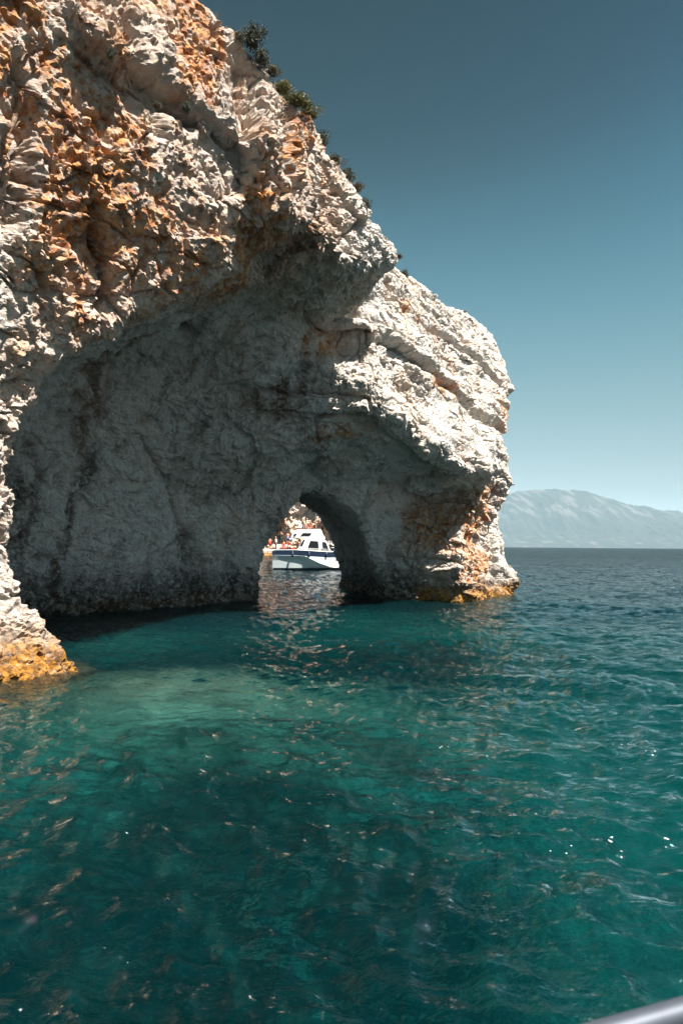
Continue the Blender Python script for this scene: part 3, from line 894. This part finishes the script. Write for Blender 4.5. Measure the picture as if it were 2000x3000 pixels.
def tube(bm, pts, r, seg=8):
    pts = [Vector(p) for p in pts]
    rings = []
    for i, p in enumerate(pts):
        d = (pts[min(i + 1, len(pts) - 1)] - pts[max(i - 1, 0)]).normalized()
        up = Vector((0, 0, 1)) if abs(d.z) < .9 else Vector((1, 0, 0))
        e1 = d.cross(up).normalized(); e2 = d.cross(e1)
        rr = r[i] if isinstance(r, (list, tuple)) else r
        rings.append([bm.verts.new(p + (e1 * math.cos(t) + e2 * math.sin(t)) * rr) for t in [2 * math.pi * k / seg for k in range(seg)]])
    for a_, b_ in zip(rings[:-1], rings[1:]):
        for k in range(seg):
            bm.faces.new((a_[k], a_[(k + 1) % seg], b_[(k + 1) % seg], b_[k]))
    bm.faces.new(rings[0]); bm.faces.new(rings[-1])

def box(bm, x0, x1, y0, y1, z0, z1):
    v = [bm.verts.new((x, y, z)) for x in (x0, x1) for y in (y0, y1) for z in (z0, z1)]
    for f in ((0, 1, 3, 2), (4, 6, 7, 5), (0, 4, 5, 1), (2, 3, 7, 6), (0, 2, 6, 4), (1, 5, 7, 3)):
        bm.faces.new([v[i] for i in f])

def slab(bm, outline, yf0, yf1):
    """prism of an (x, z) outline between y = yf0(x, z) and y = yf1(x, z)"""
    a_ = [bm.verts.new((x, yf0(x, z), z)) for x, z in outline]
    b_ = [bm.verts.new((x, yf1(x, z), z)) for x, z in outline]
    n = len(outline)
    bm.faces.new(a_); bm.faces.new(b_)
    for k in range(n):
        bm.faces.new((a_[k], a_[(k + 1) % n], b_[(k + 1) % n], b_[k]))

# ================================================================ EXCURSION BOAT
WHITE = simple_mat('white_gelcoat', (.80, .80, .78), .3, 0, .02)
HULL_SHADE = simple_mat('shaded_hull_white', (.50, .55, .55), .35, 0, .05)  # white hull greyed down: shade of the undercut sides put into the colour
NAVY = simple_mat('navy_paint', (.012, .022, .045), .3, 0, .1)
BOOT = simple_mat('dark_antifouling', (.010, .018, .030), .5, 0, .1)
GLASS = simple_mat('tinted_window', (.012, .014, .016), .08, 0, .1)
STEEL = simple_mat('polished_rail_steel', (.62, .63, .64), .25, 1.0, .04)
BROWN = simple_mat('brown_cushion', (.06, .03, .02), .8)
ORANGE = simple_mat('orange_seat', (.55, .10, .03), .7)
DECKM = simple_mat('deck_teak', (.30, .22, .15), .8)
BLUEL = simple_mat('blue_trim', (.02, .07, .16), .4)

bw = water_pt(626, 1309)
BS = float(np.linalg.norm(bw[:2])) / 107.0            # picture centimetres -> metres at that distance
BOAT_AT = (float(bw[0]) - .75 * BS, float(bw[1]), 0)
BOAT_RZ = R(7)
boat = empty('excursion_boat', BOAT_AT, BOAT_RZ, label='white and navy excursion boat with a flybridge, floating beyond the arch', category='boat')
boat.scale = (BS, BS, BS)
BL = 12.2
def half_beam(x):
    t = np.clip(x / BL, 0, 1)
    return float(np.interp(t, [0, .06, .3, .55, .75, .88, .96, 1.0], [1.72, 1.78, 1.9, 1.9, 1.66, 1.15, .5, .04]))
def sheer(x): return float(np.interp(x, [.7, 4, 9, 12.2], [2.95, 2.98, 2.72, 2.78]))
def band_lo(x): return sheer(x) - float(np.interp(x, [.7, 9, 12.2], [.70, .80, .80]))
def knuckle(x): return float(np.interp(x, [0, 5.2, 6.2, 7.6, 9.1, 10.2, 12.2], [2.2, 2.14, 1.7, 1.05, .55, .40, .40]))
def chine2(x): return float(np.interp(x, [0, 4.3, 5.6, 6.8, 12.2], [1.35, 1.72, 1.05, .42, .36]))
def hull_rows(x):
    b = half_beam(x); fl = float(np.interp(x, [0, 5, 9, 12.2], [.16, .30, .50, .62]))
    zb = band_lo(x); zk = min(knuckle(x), zb - .06); z2 = min(chine2(x), zk - .05)
    return [(b, sheer(x)), (b * .985, zb), (b * (1 - .02 * fl) - .02, zk), (b * (1 - .55 * fl) - .10, z2), (b * (1 - .75 * fl) - .22, .34), (b * (1 - .85 * fl) - .30, 0.0), (b * .25, -.55)]
def hull_strip(r0, r1, mat, name, parent, out=0.0, x0=.75):
    bm = bmesh.new()
    xs = np.linspace(x0, BL, 44)
    for sgn in (-1, 1):
        prev = None
        for x in xs:
            rw = hull_rows(x)
            rake = lambda z: (z - 2.7) * .42 * sstep(8.5, BL, np.array(x)) - (.0 if x > 1.5 else 0)
            stern = .32 * (1 - x / 1.5) * (rw[r0][1] - 1.4) * -.35 if x < 1.5 else 0
            cur = [bm.verts.new((float(x + rake(rw[k][1]) + stern), sgn * (max(rw[k][0], .03) + out), rw[k][1])) for k in range(r0, r1 + 1)]
            if prev:
                for k in range(len(cur) - 1):
                    bm.faces.new((prev[k], cur[k], cur[k + 1], prev[k + 1]))
            else: first = cur
            prev = cur
        if sgn < 0: fst = first
        else:
            for k in range(len(first) - 1): bm.faces.new((first[k], first[k + 1], fst[k + 1], fst[k]))
    return bm_obj(name, bm, mat, parent)
hull = hull_strip(1, 5, HULL_SHADE, 'hull', boat)
hull_strip(0, 1, NAVY, 'sheer_band', hull, .012)
hull_strip(4, 6, BOOT, 'waterline_band', hull, .010)
# flared bow side above the knuckle, painted white as sunlit against the shade-grey hull
bm = bmesh.new()
for sgn in (-1, 1):
    prev = None
    for x in np.linspace(5.35, BL, 30):
        rw = hull_rows(x); f_ = sstep(8.5, BL, np.array(x))
        cur = []
        for q_, zc in ((0, rw[1][1] - .16), (1, rw[2][1])):
            zc = max(min(zc, rw[1][1] - .16), rw[2][1])
            t_ = (rw[1][1] - zc) / max(rw[1][1] - rw[2][1], .01)
            cur.append(bm.verts.new((float(x + (zc - 2.7) * .42 * f_), sgn * (rw[1][0] * (1 - t_) + rw[2][0] * t_ + .018), zc)))
        if prev: bm.faces.new((prev[0], cur[0], cur[1], prev[1]))
        prev = cur
bm_obj('lit_bow_panel', bm, WHITE, hull)
bm = bmesh.new()
xs = np.linspace(.75, BL - .05, 40)
ring = [bm.verts.new((x, half_beam(x) * .97, sheer(x) - .05)) for x in xs]
ring2 = [bm.verts.new((x, -half_beam(x) * .97, sheer(x) - .05)) for x in xs]
for k in range(len(xs) - 1): bm.faces.new((ring[k], ring[k + 1], ring2[k + 1], ring2[k]))
bm_obj('deck', bm, DECKM, boat)
# coaming and white gunwale cap
bm = bmesh.new()
for sgn in (-1, 1):
    tube(bm, [(x, sgn * (half_beam(x)), sheer(x) + .02) for x in np.linspace(.7, BL, 40)], .045, 6)
bm_obj('gunwale_cap', bm, WHITE, boat, True)
bm = bmesh.new()
slab(bm, [(1.0, 2.97), (3.45, 3.00), (3.45, 3.25), (1.2, 3.12)], lambda x, z: -1.80, lambda x, z: -1.70)
bm_obj('aft_bulwark', bm, NAVY, boat)

def cab_y(x, z): return max(.4, min(1.62, half_beam(x) - .14)) - .10 * max(0, z - 3.0)
bm = bmesh.new()
slab(bm, [(4.1, 2.80), (4.3, 3.05), (5.35, 4.78), (8.2, 4.62), (8.6, 4.30), (9.15, 3.06), (9.4, 2.80)], lambda x, z: -cab_y(x, z), lambda x, z: cab_y(x, z))
cabin = bm_obj('cabin', bm, WHITE, boat)
bm = bmesh.new()
slab(bm, [(3.35, 4.80), (3.95, 5.92), (4.6, 6.04), (7.7, 6.10), (7.95, 5.70), (8.05, 5.25), (8.35, 4.95), (8.4, 4.66), (6, 4.74)], lambda x, z: -cab_y(x, z) - .03, lambda x, z: cab_y(x, z) + .03)
fly = bm_obj('flybridge', bm, WHITE, boat)
bm = bmesh.new()
box(bm, 4.1, 7.6, -1.1, 1.1, 6.09, 6.19)
bm_obj('roof_cushion', bm, BROWN, fly)
def window(outline, parent, name='window', off=.018):
    for sgn in (-1, 1):
        bm = bmesh.new()
        slab(bm, outline, lambda x, z: sgn * (cab_y(x, z) + off), lambda x, z: sgn * (cab_y(x, z) - .05))
        w_ = bm_obj(name, bm, GLASS, parent)
        bm = bmesh.new()
        pts = [(x, sgn * (cab_y(x, z) + off + .012), z) for x, z in outline]
        tube(bm, pts + [pts[0]], .022, 5)
        bm_obj('window_frame', bm, WHITE, w_)
window([(5.75, 3.22), (7.44, 3.20), (7.36, 4.30), (6.18, 4.36)], cabin)
window([(8.02, 3.14), (8.92, 3.12), (8.50, 4.16), (7.94, 4.22)], cabin)
window([(4.62, 3.50), (5.05, 3.50), (5.44, 4.52), (5.10, 4.52)], cabin)
window([(3.55, 4.88), (3.95, 4.88), (4.28, 5.40), (3.80, 5.38)], fly, 'window', .05)
window([(4.55, 4.92), (6.12, 4.98), (6.42, 5.50), (5.10, 5.52)], fly, 'window', .05)
bm = bmesh.new()                                      # windscreen
f0 = [(8.62, 4.26), (9.08, 3.22)]
vs = [bm.verts.new((x + .03, sg * (cab_y(x, z) - .12), z)) for x, z in f0 for sg in (-1, 1)]
bm.faces.new((vs[0], vs[1], vs[3], vs[2]))
bm_obj('windscreen', bm, GLASS, cabin)
bm = bmesh.new()
slab(bm, [(7.6, 3.02), (8.0, 3.24), (8.9, 3.22), (8.75, 3.04)], lambda x, z: -cab_y(x, z) - .012, lambda x, z: -cab_y(x, z) + .02)
bm_obj('blue_flash', bm, BLUEL, cabin)
# name on the cabin side
fc_ = bpy.data.curves.new('boat_name', 'FONT'); fc_.body = 'KAYAPINE & GO'; fc_.size = .30; fc_.space_character = 1.25; fc_.extrude = .006
tx = bpy.data.objects.new('boat_name', fc_); C.objects.link(tx)
dg = bpy.context.evaluated_depsgraph_get()
tme = bpy.data.meshes.new_from_object(tx.evaluated_get(dg)); bpy.data.objects.remove(tx)
tme.materials.clear(); tme.materials.append(simple_mat('black_lettering', (.01, .01, .012), .4))
tl = link('name_lettering', tme, cabin, kind='stuff')
_w = max(v.co.x for v in tme.vertices) - min(v.co.x for v in tme.vertices)
tl.scale = (2.0 / _w, .85, 1); tl.rotation_euler = (R(84), 0, 0); tl.location = (5.95, -cab_y(6.8, 4.5) - .045, 4.44)
# stern ladder, rails, benches
bm = bmesh.new()
for yy in (-1.55, -1.55):
    pass
for x in (-.02, .86):
    tube(bm, [(x, -1.78, 1.70), (x, -1.78, 3.35), (x + .1, -1.78, 3.72)], .035, 6)
lad = bm_obj('stern_ladder', bm, STEEL, boat, True)
for k, z_ in enumerate((1.78, 2.12, 2.46, 2.78)):
    bm = bmesh.new(); box(bm, -.02, .86, -1.86, -1.68, z_ - .025, z_ + .025); bm_obj('step', bm, STEEL, lad)
bm = bmesh.new(); box(bm, -.22, 1.0, -1.8, 1.8, 2.86, 3.0); bm_obj('swim_platform', bm, WHITE, boat)
for pts in ([(2.55, -1.72, 3.0), (2.6, -1.72, 4.62), (3.9, -1.62, 4.66), (4.12, -1.6, 3.9), (4.15, -1.6, 3.25)], [(2.5, -1.72, 4.0), (4.12, -1.64, 4.03)], [(2.6, -1.72, 3.35), (4.12, -1.64, 3.35)],
            [(3.4, -1.66, 3.5), (4.05, -1.6, 4.62)], [(4.3, -1.68, 3.05), (5.1, -1.55, 4.6)]):
    bm = bmesh.new(); tube(bm, pts, .032, 6); bm_obj('rail', bm, STEEL, boat, True)
bm = bmesh.new(); box(bm, 1.7, 4.0, -1.55, -.75, 2.92, 3.34); bench = bm_obj('aft_bench', bm, ORANGE, boat)
bm = bmesh.new(); box(bm, 1.35, 3.2, -.4, .9, 2.92, 3.78); bm_obj('engine_box', bm, WHITE, boat)

bm = bmesh.new(); tube(bm, [(7.2, .3, 6.1), (7.15, .3, 7.3), (7.1, .3, 8.4)], [.03, .02, .008], 6); bm_obj('antenna', bm, WHITE, fly)
bm = bmesh.new(); tube(bm, [(1.9, -1.1, 3.0), (1.9, -1.1, 4.2), (1.9, -1.1, 5.2)], .02, 6); bm_obj('flag_pole', bm, STEEL, boat)
for x in (3.6, 6.0, 8.6):
    bm = bmesh.new()
    y_ = -half_beam(x) - .14
    tube(bm, [(x, y_, 2.55), (x, y_, 2.48), (x, y_, 2.0), (x, y_, 1.93)], [.04, .12, .12, .04], 10)
    fd = bm_obj('fender', bm, NAVY, boat, True)
    bm = bmesh.new(); tube(bm, [(x, y_, 2.55), (x, -half_beam(x), sheer(x) + .05)], .012, 5); bm_obj('rope', bm, WHITE, fd)
bm = bmesh.new()
for sgn in (-1, 1):
    tube(bm, [(x, sgn * (half_beam(x) - .1), sheer(x) + .62) for x in np.linspace(9.0, 12.0, 10)], .022, 6)
br = bm_obj('bow_rail', bm, STEEL, boat, True)
for x in (9.0, 10.0, 11.0, 11.9):
    for sgn in (-1, 1):
        bm = bmesh.new(); tube(bm, [(x, sgn * (half_beam(x) - .1), sheer(x)), (x, sgn * (half_beam(x) - .1), sheer(x) + .62)], .018, 6); bm_obj('stanchion', bm, STEEL, br)

# ================================================================ PEOPLE ABOARD
SKIN = simple_mat('tanned_skin', (.46, .24, .15), .6, 0, .08)
SKINR = simple_mat('sunburnt_skin', (.56, .25, .16), .6, 0, .08)
HAIRD = simple_mat('dark_hair', (.02, .015, .012), .7)
HAIRG = simple_mat('grey_hair', (.35, .28, .22), .7)
CL = {k: simple_mat(k + '_cloth', c, .85) for k, c in dict(black=(.015, .015, .017), white=(.75, .75, .73), blue=(.03, .11, .26), red=(.5, .05, .03), grey=(.25, .23, .24), orange=(.6, .16, .04)).items()}
def person(at, rz, label, sit=False, arms='down', skin=SKIN, hair=HAIRD, legs=None, top=None, hat=None, h=1.72):
    """at: boat coordinates of the feet (standing) or the seat (sitting); one continuous skinned body"""
    w_ = boat_mat @ Vector(at)
    root = empty('person', w_, rz + BOAT_RZ, label=label, category='person', group='people aboard the excursion boat')
    k = h / 1.72
    J, E, Rd = [], [], []
    def jt(p, r, par=None):
        J.append(Vector(p) * k); Rd.append(r * k)
        if par is not None: E.append((par, len(J) - 1))
        return len(J) - 1
    hz = .12 if sit else .90
    pel = jt((0, 0, hz), .135)
    sp = jt((0, 0, hz + .20), .125, pel); ch = jt((0, .01, hz + .42), .145, sp); nk = jt((0, 0, hz + .56), .06, ch)
    hb = jt((0, .02, hz + .64), .075, nk); hd = jt((0, .03, hz + .72), .092, hb); jt((0, .02, hz + .80), .07, hd)
    jt((0, .115, hz + .69), .016, hd)                  # nose
    for sx in (-1, 1):
        sh = jt((sx * .19, 0, hz + .47), .062, ch)
        if arms == 'up':      el, wr = (sx * .36, .10, hz + .44), (sx * .16, .20, hz + .70)
        elif arms == 'folded': el, wr = (sx * .27, .06, hz + .22), (sx * .02, .22, hz + .26)
        else:                 el, wr = (sx * .26, -.02, hz + .20), (sx * .27, .10, hz - .02)
        e_ = jt(el, .045, sh); w0 = jt(wr, .032, e_)
        d = (Vector(wr) - Vector(el)).normalized()
        side = Vector((0, 0, 1)).cross(d).normalized() if abs(d.z) < .9 else Vector((0, 1, 0))
        pm = jt(Vector(wr) + d * .07, .030, w0)
        for f_, l_ in ((-1.5, .065), (-.5, .08), (.5, .085), (1.5, .07)):
            jt(Vector(wr) + d * (.085 + l_) + side * f_ * .019, .009, pm)
        jt(Vector(wr) + d * .08 - side * .06, .010, w0)
        hp = jt((sx * .10, 0, hz - .06), .095, pel)
        if sit:
            kn = jt((sx * .13, .42, hz + .02), .060, hp); an = jt((sx * .13, .46, hz - .40), .040, kn); jt((sx * .13, .62, hz - .44), .035, an)
        else:
            kn = jt((sx * .11, .02, .48), .060, hp); an = jt((sx * .11, -.02, .07), .040, kn); jt((sx * .12, .16, .035), .032, an)
    me = bpy.data.meshes.new('body'); me.from_pydata([tuple(v) for v in J], E, [])
    o = link('body', me, root)
    o.modifiers.new('skin', 'SKIN'); sv_ = me.skin_vertices[0].data
    for i_, r_ in enumerate(Rd): sv_[i_].radius = (r_, r_ * .82 if i_ < 3 else r_)
    sv_[0].use_root = True
    o.modifiers.new('sub', 'SUBSURF').levels = 1; o.modifiers['sub'].render_levels = 1
    me.materials.append(skin)
    for m_ in o.modifiers: m_.show_viewport = True
    bm = bmesh.new()                                    # hair cap
    bmesh.ops.create_uvsphere(bm, u_segments=12, v_segments=8, radius=.108 * k)
    for v in list(bm.verts):
        v.co.z *= 1.12
        if v.co.z < -.01 * k and v.co.y > -.02 * k: v.co *= .72
        v.co += Vector((0, .01, hz + .755)) * k
    bm_obj('cap' if hat else 'hair', bm, hat or hair, root, True)
    if legs:
        bm = bmesh.new()
        if sit:
            for sx in (-1, 1): tube(bm, [Vector((sx * .09, -.02, hz - .02)) * k, Vector((sx * .13, .34, hz + .02)) * k], [.125 * k, .092 * k], 10)
        else:
            lo = .12 if legs in ('black', 'grey') else .56
            for sx in (-1, 1): tube(bm, [Vector((sx * .075, 0, hz + .10)) * k, Vector((sx * .10, 0, hz - .08)) * k, Vector((sx * .11, .02, lo)) * k], [.12 * k, .125 * k, .085 * k], 10)
        bm_obj('trousers' if legs in ('black', 'grey') else 'shorts', bm, CL[legs], root, True)
    if top:
        bm = bmesh.new()
        tube(bm, [Vector((0, 0, hz + .02)) * k, Vector((0, 0, hz + .20)) * k, Vector((0, .01, hz + .42)) * k, Vector((0, 0, hz + .53)) * k], [.150 * k, .145 * k, .168 * k, .085 * k], 12)
        bm_obj('shirt', bm, CL[top], root, True)
    return root
boat_mat = Matrix.Translation(BOAT_AT) @ Matrix.Rotation(BOAT_RZ, 4, 'Z') @ Matrix.Scale(BS, 4)
PI = math.pi
person((.22, -1.45, 3.0), PI * .95, 'dark-haired woman in a red bikini standing at the stern ladder', arms='folded', legs='red', skin=SKINR)
person((1.12, -1.35, 3.0), -PI / 2, 'grey-haired man in a white vest beside the stern ladder', top='white', legs='grey', hair=HAIRG)
person((1.95, -.2, 3.78), PI * .8, 'person in black clothes raising both hands to the face on the aft deck', arms='up', top='black', legs='black', h=1.74)
person((2.95, -.2, 3.78), PI * .1, 'bare-chested man in blue shorts with his back turned on the aft deck', arms='folded', legs='blue', skin=SKINR)
person((2.3, -1.2, 3.38), PI * .9, 'passenger in orange sitting on the aft bench below the black-clothed person', sit=True, top='orange', legs='red')
person((3.15, -1.2, 3.38), PI, 'passenger in red sitting on the aft bench below the man in blue shorts', sit=True, top='red', legs='white')
person((4.6, -.85, 6.19), PI, 'passenger in a white cap sitting on the flybridge roof', sit=True, top='white', legs='white', hat=CL['white'])
person((5.55, -.85, 6.19), PI * 1.1, 'dark-haired bare-chested passenger sitting in the middle of the flybridge roof', sit=True, legs='black', skin=SKINR)
person((6.4, -.85, 6.19), PI * .8, 'sunburnt bare-chested passenger sitting nearest the bow on the flybridge roof', sit=True, arms='folded', legs='red', skin=SKINR)

# ================================================================ SHRUBS ON THE CLIFF
LEAF = simple_mat('olive_leaves', (.075, .062, .024), .7, 0, .45, 3.0)
LEAFY = simple_mat('yellow_green_leaves', (.12, .115, .025), .7, 0, .4, 3.0)
LEAFD = simple_mat('dark_juniper_leaves', (.030, .038, .016), .7, 0, .4, 3.0)
TWIG = simple_mat('grey_twigs', (.12, .095, .07), .9)
def foliage_mesh(seed, n, flat, mat, spiky=.0):
    """leaf-sized faces gathered into clumps through the crown of a unit shrub"""
    rg_ = np.random.default_rng(seed)
    nc = 30
    cl_ = rg_.normal(size=(nc, 3)) * (.29, .29, .25 * flat) + (0, 0, .42 * flat)
    cl_[:, 2] = np.abs(cl_[:, 2])
    cs = rg_.uniform(.10, .22, nc)
    pick = rg_.integers(0, nc, n)
    p = cl_[pick] + rg_.normal(size=(n, 3)) * cs[pick][:, None] * (1, 1, .9 + spiky)
    d1 = rg_.normal(size=(n, 3)) + (0, 0, .5 + spiky); d1 /= np.linalg.norm(d1, axis=1, keepdims=True)
    d2 = np.cross(d1, rg_.normal(size=(n, 3))); d2 /= np.linalg.norm(d2, axis=1, keepdims=True)
    L_ = rg_.uniform(.05, .13, n)[:, None]; W_ = L_ * .32
    v = np.stack([p - d1 * L_ * .5, p + d2 * W_, p + d1 * L_ * .5, p - d2 * W_], 1).reshape(-1, 3)
    return np_mesh('foliage', v, np.arange(n * 4).reshape(-1, 4), None, mat, False), cl_
def stem_mesh(cl_):
    bm = bmesh.new()
    for c_ in cl_[::2]:
        tube(bm, [(0, 0, -.15), tuple(c_ * .45), tuple(c_)], [.035, .02, .008], 5)
    me = bpy.data.meshes.new('stem'); bm.to_mesh(me); bm.free(); me.materials.append(TWIG)
    return me
KIND = {}
for key, (sd, n_, fl_, mt_, spk) in dict(olive=(1, 4200, 1.0, LEAF, .2), dark=(2, 5000, 1.25, LEAFD, .8), low=(3, 4000, .5, LEAFY, 0), dry=(4, 90, 1.3, TWIG, 1.2)).items():
    f_, cl_ = foliage_mesh(sd, n_, fl_, mt_, spk); KIND[key] = (f_, stem_mesh(cl_))
def rim_hit(vx, v0=0):
    """first point of the cliff met when looking down a column of the photograph"""
    ts = np.arange(14.0, 62.0, .12)
    for vy in range(v0, 1000, 3):
        d = vray(vx, vy)
        p = CAM[None] + d[None] * ts[:, None]
        a_ = (p[:, :2] - P0) @ U; m_ = -((p[:, :2] - P0) @ NN)
        i_ = ((a_ - gA[0]) / H).round().astype(int); j_ = ((m_ - gM[0]) / H).round().astype(int); k_ = ((p[:, 2] - gZ[0]) / H).round().astype(int)
        ok = (i_ >= 0) & (i_ < F.shape[0]) & (j_ >= 0) & (j_ < F.shape[1]) & (k_ >= 0) & (k_ < F.shape[2])
        ok[ok] = F[i_[ok], j_[ok], k_[ok]] > 0
        if ok.any():
            q_ = ok.argmax(); return float(a_[q_]), float(m_[q_]), float(p[q_, 2])
def rim_height(a_, m_):
    i_ = int(round((a_ - gA[0]) / H)); j_ = int(round((m_ - gM[0]) / H))
    col = np.flatnonzero(F[i_, j_] > 0)
    return float(gZ[col[-1]]) if len(col) else None
SHRUBS = [  # view x, y, depth, radius, kind, on the rim?, label
    (503, 14, -1.3, .40, 'dry', 1, 'bare dry twigs at the very top of the cliff edge'),
    (545, 80, -1.1, .70, 'olive', 1, 'brownish olive shrub just below the dry twigs on the cliff edge'),
    (580, 100, -.9, .95, 'dark', 1, 'tallest dark juniper shrub standing against the sky on the cliff edge'),
    (603, 140, -1.1, .70, 'dark', 1, 'second dark juniper right below the tallest one on the cliff edge'),
    (628, 188, -1.2, .45, 'olive', 1, 'small olive tuft at the notch above the rust-stained crevice'),
    (652, 216, -1.2, .55, 'low', 1, 'low yellow-green cushion plant right after the notch in the rim'),
    (684, 238, -1.2, .70, 'low', 1, 'widest low yellow-green cushion plant on the cliff rim'),
    (712, 258, -1.2, .60, 'low', 1, 'yellow-green cushion plant next to the first dark rim shrub'),
    (742, 285, -1.2, .60, 'dark', 1, 'dark shrub halfway down the sloping cliff rim'),
    (770, 318, -1.2, .55, 'olive', 1, 'olive shrub below the halfway dark shrub on the rim'),
    (797, 352, -1.2, .55, 'dark', 1, 'dark shrub two places above the last rim shrub'),
    (822, 382, -1.2, .50, 'olive', 1, 'olive shrub just above the last rim shrub'),
    (842, 405, -1.2, .40, 'dark', 1, 'last dark shrub at the low end of the sloping rim'),
    (918, 516, -1.2, .28, 'olive', 1, 'tiny tuft on the knob of the jutting block'),
    (930, 604, .9, .45, 'dark', 1, 'dark shrub on the slab top just behind the jutting block'),
    (955, 628, .9, .22, 'olive', 1, 'tiny tuft on the slab top beyond the dark shrub'),
    (1068, 733, .9, .20, 'olive', 1, 'tiny tuft halfway along the slab top'),
    (252, 132, -2.3, .36, 'dark', 0, 'dark tuft in a hollow high on the sunlit face'),
    (428, 256, -2.4, .42, 'dark', 0, 'larger dark green tuft rooted in the middle of the face'),
    (362, 246, -2.4, .30, 'olive', 0, 'small olive tuft to the side of the larger face tuft'),
]
for i_, (vx, vy, md, rad, kd, rim, lab_) in enumerate(SHRUBS):
    a_, z_ = on_face(vx, vy, md)
    if rim:
        a_, md, z_ = rim_hit(vx); md += .05; z_ -= .02
    sh = empty('shrub', to_world(a_, md, np.array(z_)), i_ * 1.7, label=lab_, category='shrub', group='shrubs rooted on the cliff')
    rad *= .55 if vx < 620 else .8
    sh.scale = (rad, rad, rad * .8)
    fo = bpy.data.objects.new('foliage', KIND[kd][0]); C.objects.link(fo); fo.parent = sh
    so = bpy.data.objects.new('stem', KIND[kd][1]); C.objects.link(so); so.parent = sh

# ================================================================ OUR OWN BOAT'S RAIL, FOAM
RZ = 2.62
pA, pB = water_pt(1340, 2390, RZ), water_pt(1568, 2324, RZ)
d_ = (pB - pA) / np.linalg.norm(pB - pA)
rail = empty('boat_rail', tuple(pA - d_ * .5), label='grey metal boat rail crossing the bottom corner of the picture', category='rail')
def rp(t, dz=0.0, off=0.0): return tuple(d_ * t + np.array([-d_[1], d_[0], 0]) * off + np.array([0, 0, dz]))
bm = bmesh.new(); tube(bm, [rp(-.6), rp(0), rp(.8), rp(1.6)], .021, 20); bm_obj('handrail', bm, simple_mat('brushed_rail_metal', (.07, .08, .10), .5, .5, .10, 30), rail, True)
bm = bmesh.new(); tube(bm, [rp(-.6, -.045, -.012), rp(.8, -.045, -.012), rp(1.6, -.045, -.012)], .014, 14); bm_obj('dark_strip', bm, simple_mat('matte_black', (.012, .012, .012), .6), rail, True)  # thin black tube close below the handrail
bm = bmesh.new(); tube(bm, [rp(-.6, -.085, -.02), rp(.8, -.085, -.02), rp(1.6, -.085, -.02)], .014, 14); bm_obj('lower_trim', bm, simple_mat('tan_trim', (.42, .33, .22), .6), rail, True)
for t_ in (-.3, 1.4):
    bm = bmesh.new(); tube(bm, [rp(t_, -.02), rp(t_, -1.0)], .018, 12); bm_obj('stanchion', bm, STEEL, rail, True)
bm = bmesh.new()
o0, o1 = rp(-.6, -1.0, -.12), rp(1.6, -1.0, -.12)
tube(bm, [o0, o1], .12, 10)
bm_obj('gunwale', bm, WHITE, rail, True)

def foam():
    rg_ = np.random.default_rng(12)
    spots = [(1430, 1700), (1455, 1705), (1500, 1735), (1420, 1735), (1240, 1890), (1290, 1965), (1410, 1955), (1545, 1960), (1130, 1735), (1010, 1720), (331, 1912), (560, 1500), (480, 1460), (700, 1440)]
    verts, faces = [], []
    for vx, vy in spots:
        c_ = water_pt(vx, vy)
        for _ in range(rg_.integers(1, 4)):
            cx, cy = c_[:2] + rg_.normal(size=2) * .12
            r_ = rg_.uniform(.004, .014) * (1 + np.hypot(cx, cy) / 40); n_ = 7
            an = np.sort(rg_.uniform(0, 6.28, n_)); rr_ = r_ * rg_.uniform(.6, 1.3, n_)
            px_, py_ = cx + np.cos(an) * rr_ * 1.6, cy + np.sin(an) * rr_
            pz = wave_height(px_, py_) + .008
            b0 = len(verts)
            verts += [(x, y, z) for x, y, z in zip(px_, py_, pz)] + [(cx, cy, float(wave_height(np.array([cx]), np.array([cy]))[0]) + .016)]
            faces += [(b0 + k, b0 + (k + 1) % n_, b0 + n_) for k in range(n_)]
    return np_mesh('foam', verts, None, np.array(faces), simple_mat('white_foam', (.5, .53, .53), .9), True)
link('foam', foam(), kind='stuff', label='scattered white flecks of foam on the water')
